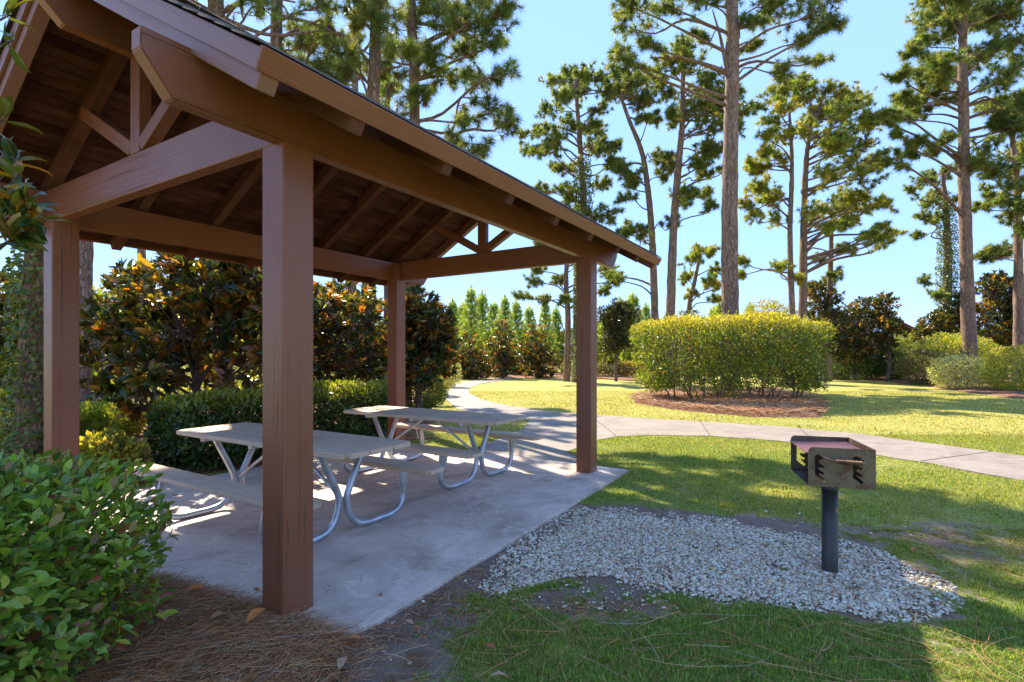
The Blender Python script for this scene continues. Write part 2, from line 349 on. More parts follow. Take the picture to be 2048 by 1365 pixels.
def m_ground():
    m, t, b = mat('lawn_ground'); v = coords(t, kind='Object', rnd=False)
    ga = N(t, 'ShaderNodeAttribute', attribute_name='grass').outputs['Fac']; da = N(t, 'ShaderNodeAttribute', attribute_name='dry').outputs['Fac']
    n1 = noise(t, v, 2.2, 6, .7, .5); n2 = noise(t, v, 26, 5, .75); n3 = noise(t, v, 90, 3, .6)
    green = ramp(t, n2, [(.3, (.11, .14, .022)), (.55, (.22, .25, .035)), (.75, (.34, .34, .06))])
    dry = ramp(t, n2, [(.3, (.24, .22, .035)), (.6, (.42, .36, .065)), (.8, (.52, .42, .12))])
    gr = mix(t, math_(t, 'ADD', da, math_(t, 'MULTIPLY_ADD', n1, .7, -.35), clamp=True), green, dry)
    soil = ramp(t, n3, [(.3, (.12, .08, .055)), (.6, (.27, .185, .13)), (.8, (.40, .30, .22))])
    rd = ramp(t, noise(t, v, 3.1, 5, .7), [(.5, (0, 0, 0)), (.65, (1, 1, 1))]); soil = mix(t, rd, soil, mix(t, n3, (.10, .045, .02), (.24, .12, .055)))
    f = math_(t, 'ADD', ga, math_(t, 'MULTIPLY_ADD', n2, 1.1, -.55), clamp=True); f = ramp(t, f, [(.35, (0, 0, 0)), (.6, (1, 1, 1))])
    t.links.new(mix(t, f, soil, gr), b.inputs['Base Color']); b.inputs['Roughness'].default_value = .95
    bump(t, b, math_(t, 'ADD', math_(t, 'MULTIPLY', n2, .7), math_(t, 'MULTIPLY', n3, .5)), .9, .035); return m
M['ground'] = m_ground()
def m_straw():
    m, t, b = mat('straw_bed'); v = coords(t, kind='Object', rnd=False)
    w1 = noise(t, coords(t, (1, 7, 1), 'Object', False), 14, 6, .75, 1.5); w2 = noise(t, coords(t, (7, 1, 1), 'Object', False), 12, 6, .75, 1.5); n = noise(t, v, 1.5, 4, .6)
    c = ramp(t, math_(t, 'MAXIMUM', w1, w2), [(.45, (.07, .028, .012)), (.6, (.33, .125, .045)), (.78, (.54, .25, .11))])
    c = mix(t, ramp(t, n, [(.5, (0, 0, 0)), (.7, (.45, .45, .45))]), c, (.20, .13, .09)); t.links.new(c, b.inputs['Base Color']); b.inputs['Roughness'].default_value = .9
    bump(t, b, math_(t, 'MAXIMUM', w1, w2), 1, .03); return m
M['bed'] = m_straw()

# ------------------------------------------------------------------ ground, paths, slab, beds
slab_uv = [(-.13, 3.95), (-.13, -.02), (-.10, -.20), (-.02, -.32), (.12, -.41), (.30, -.435), (1.0, -.425), (2.4, -.40), (3.6, -.375), (4.80, -.335), (4.80, 3.95)]
slab = [uv(a, b) for a, b in slab_uv]
sden = []
for i in range(len(slab_uv)):
    a_, b_ = np.array(slab_uv[i]), np.array(slab_uv[(i + 1) % len(slab_uv)]); k_ = max(1, int(np.linalg.norm(b_ - a_) / .08)) if (a_[1] < 0 and b_[1] < 0) else 1
    for s_ in range(k_):
        q_ = a_ + (b_ - a_) * s_ / k_; sden.append((q_[0], q_[1] + ((float(fbm(q_[0] * 6, q_[1] * 6, 91)) - .5) * .022 if .1 < q_[0] < 4.7 and q_[1] < 0 else 0)))
bm = bmesh.new(); vs = [bm.verts.new((x, y, 0)) for x, y in sden]; f = bm.faces.new(vs); f.normal_update()
if f.normal.z < 0: f.normal_flip()
e0 = bm.edges[:]; rr_ = bmesh.ops.extrude_face_region(bm, geom=[f]); bmesh.ops.translate(bm, verts=[v for v in rr_['geom'] if isinstance(v, bmesh.types.BMVert)], vec=(0, 0, -.12))
bmesh.ops.bevel(bm, geom=[e for e in bm.edges if all(v.co.z > -.01 for v in e.verts)], offset=.012, segments=2, affect='EDGES')
me = finish(bm, 'concrete_slab')
o = link('concrete_slab', me, M['slab']); o.location = (*A0, 0); o.rotation_euler = (0, 0, math.pi / 2 - TH); tag(o, kind='structure')
SLABO = o
up_px = [(2500, 975), (2300, 945), (2048, 912), (1900, 892), (1720, 868), (1560, 853), (1400, 843), (1280, 836), (1180, 830), (1090, 822), (1020, 812), (965, 800), (938, 787), (935, 778), (960, 768), (1010, 760), (1075, 754)]
lo_px = [(1040, 754), (985, 757), (930, 764), (888, 774), (885, 785), (893, 800), (915, 818), (960, 830), (1020, 837), (1059, 840), (1046, 858), (1010, 874), (962, 891)]
lo2 = [uv(4.806, 1.95), uv(4.806, .05)]
lo3_px = [(1130, 905), (1180, 884), (1230, 873), (1300, 870), (1420, 872), (1560, 882), (1700, 902), (1850, 925), (2048, 962), (2300, 1010), (2500, 1052)]
PZ = -.012
path = [gnd(x, y, PZ) for x, y in up_px + lo_px] + lo2 + [gnd(x, y, PZ) for x, y in lo3_px]
pp = []
for i in range(len(path)):
    a_, b_ = np.array(path[i]), np.array(path[(i + 1) % len(path)]); ln_ = np.linalg.norm(b_ - a_); k_ = max(1, int(ln_ / .15)) if a_[1] < 20 else 1
    for s_ in range(k_):
        q_ = a_ + (b_ - a_) * s_ / k_; nn_ = np.array([-(b_ - a_)[1], (b_ - a_)[0]]) / (ln_ + 1e-9)
        w_ = 0 if (i == len(up_px + lo_px) or (s_ == 0 and i in (len(up_px + lo_px), len(up_px + lo_px) + 1))) else (float(fbm(q_[0] * 3, q_[1] * 3, 61)) - .5) * .09
        pp.append(tuple(q_ + nn_ * w_))
path = pp
bm = bmesh.new(); vs = [bm.verts.new((x, y, 0)) for x, y in path]; f = bm.faces.new(vs); f.normal_update()
if f.normal.z < 0: f.normal_flip()
r = bmesh.ops.extrude_face_region(bm, geom=[f]); bmesh.ops.translate(bm, verts=[v for v in r['geom'] if isinstance(v, bmesh.types.BMVert)], vec=(0, 0, -.1))
o = link('footpath', finish(bm, 'footpath'), M['path']); o.location = (0, 0, PZ); tag(o, kind='structure')
# joints of the path: shallow dark grooves as thin dark strips of grit
m, t, b = mat('joint_grit'); b.inputs['Base Color'].default_value = (.06, .05, .04, 1); b.inputs['Roughness'].default_value = 1; M['joint'] = m
def strip(p, q, wd, z, name, mt):
    p = np.array(p); q = np.array(q); d = unit(q - p); nrm = np.array([-d[1], d[0]]) * wd / 2
    V = [(*(p + nrm), z), (*(p - nrm), z), (*(q - nrm), z), (*(q + nrm), z)]
    o = link(name, mesh_np(name, V, [[0, 1, 2, 3]]), mt); tag(o, kind='structure'); return o
for a, b_ in (((1400, 843), (1420, 872)), ((1840, 923), (1985, 903)), ((1180, 831), (1232, 872)), ((1600, 858), (1640, 892))):
    strip(gnd(*a, PZ), gnd(*b_, PZ), .014, PZ + .004, 'path_joint', M['joint'])
strip(uv(4.803, -.33), uv(4.803, 2.0), .02, .003, 'path_joint', M['joint'])
gravel_poly = [gnd(*p) for p in [(965, 1176), (985, 1120), (1030, 1085), (1095, 1045), (1150, 1014), (1250, 1020), (1350, 1028), (1450, 1040), (1570, 1060), (1680, 1082), (1740, 1098), (1830, 1130), (1900, 1165), (1938, 1200), (1900, 1228), (1850, 1250), (1760, 1246), (1650, 1225), (1550, 1210), (1440, 1206), (1380, 1190), (1300, 1178), (1200, 1160), (1120, 1160), (1050, 1180), (1000, 1192)]]
# pine-straw beds
def wob(poly, amp, seed, n=10):
    P = np.array(poly + [poly[0]]); out = []
    for i in range(len(P) - 1):
        for s in np.arange(n) / n: out.append(P[i] * (1 - s) + P[i + 1] * s)
    O = np.array(out); c = O.mean(0); k = fbm(O[:, 0] * 1.7, O[:, 1] * 1.7, seed) - .5
    return O + unit(O - c) * (k[:, None] * 2 * amp)
BEDS = []
def bed(poly, z, mound, seed, amp=.15, name='pine_straw_bed'):
    O = wob(poly, amp, seed); c = O.mean(0); n = len(O); V = []; rings = 14
    for r_ in range(rings):
        s = 1 - r_ / rings; P = c + (O - c) * s; h = z + mound * (1 - s ** 3) + (fbm(P[:, 0] * 3, P[:, 1] * 3, seed) - .5) * .08 * min(1, (1 - s) * 3)
        V.append(np.column_stack([P, h if r_ else np.full(n, z - .02)]))
    V.append(np.array([[*c, z + mound]])); V = np.vstack(V); j = np.arange(n); F = []
    for r_ in range(rings - 1): F.append(np.stack([r_ * n + j, r_ * n + (j + 1) % n, (r_ + 1) * n + (j + 1) % n, (r_ + 1) * n + j], -1))
    F3 = np.stack([(rings - 1) * n + j, (rings - 1) * n + (j + 1) % n, np.full(n, rings * n)], -1)
    o = link(name, mesh_np(name, V, [np.vstack(F), F3], smooth=True), M['bed']); tag(o, kind='structure'); BEDS.append([tuple(p) for p in O]); return o
bed([gnd(*p) for p in [(1265, 806), (1330, 818), (1420, 828), (1520, 836), (1640, 836), (1660, 820), (1640, 800), (1560, 785), (1450, 778), (1340, 784), (1270, 796)]], GZ + .006, .16, 3)
bed([uv(-.16, .15), uv(-.13, 1.0), uv(-.12, 2.2), uv(-.1, 5.5), uv(-3.2, 5.6), (-4.5, .6), (-.75, .6), (-.62, 1.9), (-.72, 2.5), (-.9, 2.72)], GZ + .006, .03, 5, .06)
bed([uv(-3, 4.02), uv(0, 4.0), uv(4.8, 4.0), uv(5.6, 3.2), gnd(840, 868), gnd(905, 838), gnd(880, 815), gnd(868, 790), gnd(800, 770), (-14, 22), (-22, 16), (-18, 7), (-10, 4.5)], GZ + .008, .03, 6, .1)
bed([gnd(*p) for p in [(880, 757), (1000, 756), (1120, 757), (1250, 758), (1290, 764), (1270, 749), (1150, 746), (900, 747)]], GZ + .01, .05, 8, .3)
bed([gnd(*p) for p in [(1650, 757), (1760, 763), (1850, 773), (1950, 788), (2048, 800), (2300, 830), (2500, 780), (2000, 746), (1700, 742)]], GZ + .01, .12, 9, .3)
# graded ground sheet
def graded(lo, hi, c0, c1, fine, g=1.07):
    xs = list(np.arange(c0, c1, fine)); s = fine; x = c1
    while x < hi: xs.append(x); s *= g; x += s
    xs.append(hi); s = fine; x = c0
    pre = []
    while x > lo: s *= g; x -= s; pre.append(max(x, lo))
    return np.array(pre[::-1] + xs)
gx = graded(-900, 900, -3, 6, .05); gy = graded(-60, 1500, 1.6, 9, .05)
X, Y = np.meshgrid(gx, gy); xf, yf = X.ravel(), Y.ravel()
def grass_mask(x, y):
    g = .80 + (fbm(x * .9, y * .9, 11) - .5) * .8 + (fbm(x * 4, y * 4, 12) - .5) * .7
    d = np.hypot(x, y); g = g + np.clip((d - 5) * .05, 0, .3)
    for (bx, by, br, k) in ((-.40, 3.15, .30, .6), (.30, 3.26, .24, .6), (.7, 3.22, .24, .45), (-.25, 2.5, .16, .3), (-.5, 2.75, .2, .4), (3.6, 4.1, .6, .36), (4.3, 4.7, .5, .3), (2.4, 4.9, .4, .3), (2.0, 4.6, .5, .25), (-.8, 2.5, .28, .8), (5, 8.3, 1.2, .3), (1.2, 4.95, .4, .3), (3.1, 3.6, .3, .12), (8, 12, 2, .3)):
        g = g - k * np.exp(-((x - bx) ** 2 + (y - by) ** 2) / br ** 2)
    g = g - .5 * np.exp(-((x - 1.9) ** 2 / 1.4 + (y - 4.7) ** 2 / .06))
    gp = np.array(gravel_poly); gc = gp.mean(0); big = [tuple(q) for q in gc + (gp - gc) * 1.07]; g = g - .28 * inpoly(x, y, big) - .12 * inpoly(x, y, [tuple(q) for q in gc + (gp - gc) * 1.15])
    a = (x - A0[0]) * UU[0] + (y - A0[1]) * UU[1]; b = (x - A0[0]) * VV[0] + (y - A0[1]) * VV[1]; g = g - .75 * np.exp(-((b + .47) / .11) ** 2) * (a < 3.1) * (a > -.6)
    return g
def dry_mask(x, y):
    d = np.hypot(x - 1, y); return np.clip(.05 + (d - 4) * .07 + (fbm(x * .35, y * .35, 31) - .5) * 1.2 + .35 * np.exp(-((x - 4.2) ** 2 + (y - 4.6) ** 2) / 1.2), 0, 1)
zz = GZ + (fbm(xf * .8, yf * .8, 21) - .5) * .03 * np.clip((np.hypot(xf, yf)) / 6, .3, 1)
zz = np.minimum(zz, GZ + .006)
ny, nx = X.shape; ii = (np.arange(ny - 1)[:, None] * nx + np.arange(nx - 1)[None]).ravel(); F = np.stack([ii, ii + 1, ii + nx + 1, ii + nx], -1)
o = link('ground', mesh_np('ground', np.column_stack([xf, yf, zz]), F, attrs={'grass': grass_mask(xf, yf), 'dry': dry_mask(xf, yf)}, smooth=True), M['ground']); tag(o, kind='structure')

# grass blades near the camera
def hard(x, y):
    r = inpoly(x, y, slab) | inpoly(x, y, path)
    for b_ in BEDS: r |= inpoly(x, y, b_)
    return r
def blades(n, x0, x1, y0, y1, h, wd, name, label, seed):
    g = np.random.default_rng(seed); u_ = g.random(n); y = np.sqrt(y0 ** 2 + u_ * (y1 ** 2 - y0 ** 2)); x = (x0 + (x1 - x0) * g.random(n)) * y
    gm = grass_mask(x, y) + (fbm(x * 14, y * 14, 40) - .5) * 1.1 + (fbm(x * 45, y * 45, 41) - .5) * .5
    k = (gm > .40) & ~hard(x, y) & ~inpoly(x, y, gravel_poly); x, y, gm = x[k], y[k], gm[k]; n = len(x)
    hh = h * (.5 + g.random(n)) * np.clip(gm, .5, 1.1) * (.7 + .6 * fbm(x * 2.5, y * 2.5, 44)); az = g.random(n) * 6.283; lean = g.random(n) * .9
    d = np.column_stack([np.cos(az), np.sin(az)]); P = np.column_stack([x, y, np.full(n, GZ - .004)])
    W = np.column_stack([-d[:, 1], d[:, 0], np.zeros(n)]) * (wd * (.6 + .8 * g.random(n)))[:, None] / 2
    m1 = P + np.column_stack([d * (lean * .25 * hh)[:, None], hh * .55]); tip = P + np.column_stack([d * (lean * hh)[:, None], hh * (1 - .35 * lean)])
    V = np.stack([P - W, P + W, m1 + W * .8, m1 - W * .8, tip], 1).reshape(-1, 3); b0 = np.arange(n)[:, None] * 5
    F4 = b0 + np.array([[0, 1, 2, 3]]); F3 = b0 + np.array([[3, 2, 4]])
    dm = dry_mask(x, y); t0 = pal(n, [(.25, .36, .05), (.35, .45, .07), (.16, .24, .035), (.46, .41, .14)], [4, 3, 3, 1.4], .2, g); t1 = pal(n, [(.30, .32, .04), (.44, .38, .07), (.48, .39, .12)], [4, 3, 2], .2, g)
    q = (g.random(n) < np.clip(dm + .06, 0, .9))[:, None]; T = np.where(q, t1, t0)
    o = link(name, mesh_np(name, V, [F4, F3], np.repeat(T, 5, 0)), M['grass']); tag(o, label, 'grass', kind='stuff')
blades(340000, -.62, 1.1, 2.0, 4.6, .036, .0042, 'grass', 'short green grass in front of the gravel patch, with bare dirt showing', 1)
blades(230000, -.3, 1.1, 4.4, 10, .034, .007, 'grass', 'short sunlit lawn grass between gravel and footpath', 2)
blades(130000, -.65, 1.15, 9.5, 22, .028, .016, 'grass', 'dry yellow green lawn beyond the footpath around the hedge', 3)

# ------------------------------------------------------------------ gravel
def stones(n, poly, r0, r1, name, label, z, seed, extra=None, stack=.012):
    g = np.random.default_rng(seed); P = np.array(poly); lo, hi = P.min(0), P.max(0); q = g.random((n * 3, 2)) * (hi - lo) + lo
    jx = (fbm(q[:, 0] * 5, q[:, 1] * 5, 77) - .5) * .25; Pc = P.mean(0); k = inpoly(q[:, 0] + jx, q[:, 1] + jx, poly) & ~inpoly(q[:, 0], q[:, 1], slab); inner = inpoly(q[:, 0], q[:, 1], [tuple(v) for v in Pc + (P - Pc) * .86]); k &= inner | (g.random(len(q)) < .42); k &= (fbm(q[:, 0] * 3.2, q[:, 1] * 3.2, 78) + fbm(q[:, 0] * 11, q[:, 1] * 11, 79) * .5 < 1.02) | (g.random(len(q)) < .3); q = q[k][:n]
    if extra is not None: q = np.vstack([q, extra[~inpoly(extra[:, 0], extra[:, 1], slab)]])
    n = len(q); bm = bmesh.new(); bmesh.ops.create_icosphere(bm, subdivisions=1, radius=1); bm.verts.ensure_lookup_table()
    T = np.array([v.co[:] for v in bm.verts]); F = np.array([[v.index for v in f.verts] for f in bm.faces]); bm.free()
    V = T[None] * (1 + g.normal(0, .16, (n, len(T), 1))) * np.stack([1 + .5 * g.random(n), .7 + .4 * g.random(n), .45 + .35 * g.random(n)], -1)[:, None]
    az = g.random(n) * 6.28; tl = g.normal(0, .5, n); c, s = np.cos(az)[:, None], np.sin(az)[:, None]; ct, st = np.cos(tl)[:, None], np.sin(tl)[:, None]
    x, y, zz = V[..., 0], V[..., 1] * ct - V[..., 2] * st, V[..., 1] * st + V[..., 2] * ct; V = np.stack([x * c - y * s, x * s + y * c, zz], -1)
    sz = (r0 + (r1 - r0) * g.random(n) ** 2)[:, None, None]; zc = z + g.random(n) * stack + .002
    V = V * sz + np.column_stack([q, zc])[:, None]
    T3 = pal(n, [(.86, .70, .51), (.66, .50, .34), (.90, .77, .59), (.38, .25, .16), (.64, .38, .19)], [5, 3, 3, 1.2, .9], .18, g)
    o = link(name, mesh_np(name, V.reshape(-1, 3), (F[None] + (np.arange(n) * len(T))[:, None, None]).reshape(-1, 3), np.repeat(T3, len(T), 0)), M['stone']); tag(o, label, 'gravel', kind='stuff')
g = np.random.default_rng(3)
ex = np.vstack([np.array([gnd(x, y) for x, y in zip(g.uniform(930, 1500, 260), 1165 + g.random(260) ** 1.5 * 60)]), np.array([gnd(x, y) for x, y in zip(g.uniform(1150, 1900, 130), 1015 + g.random(130) * 60)]),
                np.array([gnd(x, y) for x, y in zip(g.uniform(380, 1000, 30), 1190 + g.random(30) * 140)])])
stones(30000, gravel_poly, .005, .0145, 'gravel', 'patch of pale crushed gravel round the grill post', GZ - .002, 5, ex)

# ------------------------------------------------------------------ pine straw strands
def strands(n, poly, name, label, seed, z=GZ + .02, ln=.2, th=.0022, zj=.04, keep=None):
    g = np.random.default_rng(seed); P = np.array(poly); lo, hi = P.min(0), P.max(0); q = g.random((n * 4, 2)) * (hi - lo) + lo
    k = inpoly(q[:, 0], q[:, 1], poly)
    if keep is not None: k &= keep(q[:, 0], q[:, 1])
    q = q[k][:n]; n = len(q); az = g.random(n) * 6.28; d = np.column_stack([np.cos(az), np.sin(az), g.normal(0, .12, n)]); l = ln * (.5 + g.random(n)); crv = g.normal(0, .25, n)
    p = np.column_stack([q, z + g.random(n) * zj]); s = np.column_stack([-d[:, 1], d[:, 0], np.zeros(n)])
    pts = [p + d * (l * (tt - .5))[:, None] + s * (crv * l * (tt - .5) ** 2)[:, None] for tt in (0, .33, .67, 1)]
    u3 = np.array([0, 0, 1.]); V = []
    for a in pts: V += [a - s * th / 2 + u3 * 0, a + s * th / 2, a + u3 * th * .6]
    V = np.stack(V, 1); b0 = np.arange(n)[:, None] * 12; F = []
    for i in range(3):
        for a, b_ in ((0, 1), (1, 2), (2, 0)): F.append(b0 + np.array([[3 * i + a, 3 * i + b_, 3 * i + 3 + b_, 3 * i + 3 + a]]))
    T = pal(n, [(.66, .29, .11), (.46, .18, .06), (.72, .42, .19), (.24, .10, .04), (.62, .48, .32)], [4, 3, 2, 2, .8], .2, g)
    o = link(name, mesh_np(name, V.reshape(-1, 3), np.vstack(F), np.repeat(T, 12, 0)), M['straw']); return tag(o, label, 'pine straw', kind='stuff')
fg = [gnd(*p) for p in [(150, 1365), (300, 1160), (420, 1195), (520, 1222), (640, 1262), (700, 1290), (650, 1330), (640, 1450), (560, 1600), (100, 1600)]]
strands(11000, fg, 'pine_straw', 'fallen brown pine needles heaped at the foot of the nearest post', 1, ln=.17, zj=.045)
strands(160, [gnd(*p) for p in [(1780, 1060), (2048, 1080), (2250, 1180), (1950, 1180)]], 'pine_straw', 'orange brown pine needles on the sunny bare grass right of the gravel', 11, z=GZ + .012, ln=.2, th=.003, zj=.012)
strands(1500, [gnd(*p) for p in [(300, 1150), (520, 1205), (700, 1260), (760, 1300), (650, 1500), (100, 1500)]], 'pine_straw', 'loose pale pine needles over the dirt by the near post', 2, ln=.15, zj=.02)
strands(6000, BEDS[2], 'pine_straw', 'brown pine straw mulch under the magnolias left of the slab', 3, ln=.3, th=.006, zj=.05, keep=lambda x, y: (y < 12) & (x > -8))
strands(5000, BEDS[0], 'pine_straw', 'reddish pine straw mulch ring round the clipped hedge', 4, ln=.4, th=.012, z=GZ + .09, zj=.1)
strands(230, [gnd(*p) for p in [(700, 1365), (740, 1300), (1000, 1230), (1500, 1240), (2040, 1270), (2300, 1450), (700, 1450)]], 'pine_straw', 'scattered long pine needles lying on the foreground grass', 6, z=GZ + .03, ln=.3, th=.0028, zj=.01)
strands(260, [gnd(*p) for p in [(1150, 1030), (1900, 1150), (1900, 1230), (1100, 1170)]], 'pine_straw', 'reddish pine needles caught in the gravel', 7, z=GZ + .035, ln=.12, th=.0025, zj=.02)
strands(900, [gnd(*p) for p in [(640, 1262), (960, 1115), (985, 1185), (1450, 1215), (1450, 1250), (1000, 1225), (760, 1300), (650, 1365)]], 'pine_straw', 'short brown litter scattered on the bare dirt between slab edge and grass', 9, z=GZ + .006, ln=.05, th=.0035, zj=.006)
strands(300, slab, 'pine_straw', 'a few dry pine needles lying on the concrete slab', 8, z=.003, ln=.10, th=.0022, zj=.004, keep=lambda x, y: fbm(x * 1.6, y * 1.6, 5) > .5)

# ------------------------------------------------------------------ picnic pavilion
PAV = empty('picnic_pavilion', (*A0, 0), 'open brown timber picnic shelter with four square posts on a concrete slab', 'pavilion', rz=math.pi / 2 - TH)
ZP = math.radians(90)
def post(a, b):
    m, l = frame_m((a + PW / 2, b + PW / 2, -.03), (a + PW / 2, b + PW / 2, 2.955), (1, 0, 0))
    return link('post', box_mesh(l, PW, PW, .012, 'post'), M['wood'], PAV, m)
for a, b in ((0, 0), (0, W_ - PW), (L_, W_ - PW), (L_, 0)): post(a, b)
ET = L_ + PW
def plate(y0, y1):
    x0, x1 = -.716, 5.24; z0, z1 = HB, 2.972
    me = prism_mesh([(x0, z1), (x0, z1 - .10), (x0 + .135, z0), (x1 - .135, z0), (x1, z1 - .10), (x1, z1)], y0, y1, .006, 'plate_beam')
    return link('plate_beam', me, M['wood'], PAV)
plate(-.004, .085); plate(W_ - .085, W_ + .004)
MID = W_ / 2
for a, sgn in ((-.004, 1), (ET - .086, 1)):
    beam('tie_beam', M['wood'], PAV, (a + .045, .087, (HB + 2.98) / 2), (a + .045, W_ - .087, (HB + 2.98) / 2), .09, .285)
    ap = a + .045
    beam('king_post', M['wood'], PAV, (ap, MID, 2.982), (ap, MID, 3.80), .085, .14, up=(0, 1, 0))
    for s in (-1, 1):
        beam('strut', M['wood'], PAV, (ap, MID + s * .075, 3.03), (ap, MID + s * .96, 3.52), .084, .105)
SL = .59; CS = math.atan(SL)
def roofz(v, base): d = min(v, W_ - v); return base + SL * d
# ridge beam
me = prism_mesh([(-.57, 4.0), (-.57, 3.83), (-.43, 3.69), (5.02, 3.69), (5.16, 3.83), (5.16, 4.0)], MID - .045, MID + .045, .006, 'ridge_beam'); link('ridge_beam', me, M['wood'], PAV)
RD = .132; us = [2.3 + .76 * k for k in range(-3, 4)]; us[0] = .045; us[-1] = ET - .045
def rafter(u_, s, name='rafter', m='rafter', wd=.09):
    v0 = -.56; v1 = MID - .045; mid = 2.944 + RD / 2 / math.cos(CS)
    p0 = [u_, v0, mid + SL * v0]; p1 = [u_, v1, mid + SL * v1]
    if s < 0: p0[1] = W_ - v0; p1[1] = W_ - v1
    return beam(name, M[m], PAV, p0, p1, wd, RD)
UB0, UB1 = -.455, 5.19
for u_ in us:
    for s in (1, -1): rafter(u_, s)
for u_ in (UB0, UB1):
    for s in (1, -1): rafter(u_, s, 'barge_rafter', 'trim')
# ceiling boards with v-joints
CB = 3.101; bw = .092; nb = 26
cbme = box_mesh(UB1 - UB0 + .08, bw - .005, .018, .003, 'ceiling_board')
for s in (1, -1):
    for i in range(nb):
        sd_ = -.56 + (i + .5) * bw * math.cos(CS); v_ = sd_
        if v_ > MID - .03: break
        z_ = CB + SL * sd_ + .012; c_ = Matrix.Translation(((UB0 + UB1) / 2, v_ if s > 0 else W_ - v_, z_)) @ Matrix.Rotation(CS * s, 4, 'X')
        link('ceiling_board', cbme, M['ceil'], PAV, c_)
# deck sheet over the boards
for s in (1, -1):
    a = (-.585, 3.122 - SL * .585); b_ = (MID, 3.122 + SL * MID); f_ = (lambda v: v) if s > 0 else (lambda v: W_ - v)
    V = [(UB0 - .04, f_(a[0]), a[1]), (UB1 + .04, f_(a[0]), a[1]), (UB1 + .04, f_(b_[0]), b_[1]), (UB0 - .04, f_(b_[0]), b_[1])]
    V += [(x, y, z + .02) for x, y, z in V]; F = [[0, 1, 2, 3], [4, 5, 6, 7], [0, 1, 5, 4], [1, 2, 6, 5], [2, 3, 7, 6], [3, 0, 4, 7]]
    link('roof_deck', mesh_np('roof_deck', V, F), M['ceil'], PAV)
# rake trim, fascia
for u_ in (UB0 - .058, UB1 + .058):
    for s in (1, -1):
        zc = 3.085; v0, v1 = -.585, MID - .003
        p0 = (u_, v0 if s > 0 else W_ - v0, zc + SL * v0); p1 = (u_, v1 if s > 0 else W_ - v1, zc + SL * v1)
        beam('rake_board', M['trim'], PAV, p0, p1, .024, .092, bev=.004)
for s in (1, -1):
    v_ = -.59; z_ = 2.742
    m4 = Matrix.Translation(((UB0 + UB1) / 2, v_ if s > 0 else W_ - v_, z_)) @ Matrix.Rotation(CS * s, 4, 'X')
    link('fascia_board', box_mesh(UB1 - UB0 + .144, .026, .102, .004, 'fascia_board'), M['wood'], PAV, m4)
# shingle courses
g = np.random.default_rng(9)
for s in (1, -1):
    for i in range(19):
        sv = -.622 + i * .135; v_ = sv
        if v_ > MID - .05: break
        x = UB0 - .095; V = []; F = []; n = 0
        while x < UB1 + .085:
            wd = .28 + g.random() * .06; x1_ = min(x + wd, UB1 + .095); dz = g.random() * .005; dv = g.normal(0, .004)
            for (xx, vv, z_) in ((x + .003, v_ + dv, 0), (x1_ - .003, v_ + dv, 0), (x1_ - .003, v_ + .2, 0), (x + .003, v_ + .2, 0)):
                lift = .012 if vv < v_ + .1 else .0
                zb = 3.144 + SL * vv + lift + .004; y_ = vv if s > 0 else W_ - vv
                V.append((xx, y_, zb - .002)); V.append((xx, y_, zb + .007 + dz))
            F += [[n, n + 2, n + 4, n + 6], [n + 1, n + 3, n + 5, n + 7], [n, n + 2, n + 3, n + 1], [n + 2, n + 4, n + 5, n + 3], [n + 4, n + 6, n + 7, n + 5], [n + 6, n, n + 1, n + 7]]
            n += 8; x = x1_
        link('shingle_course', mesh_np('shingle_course', V, F), M['shingle'], PAV)

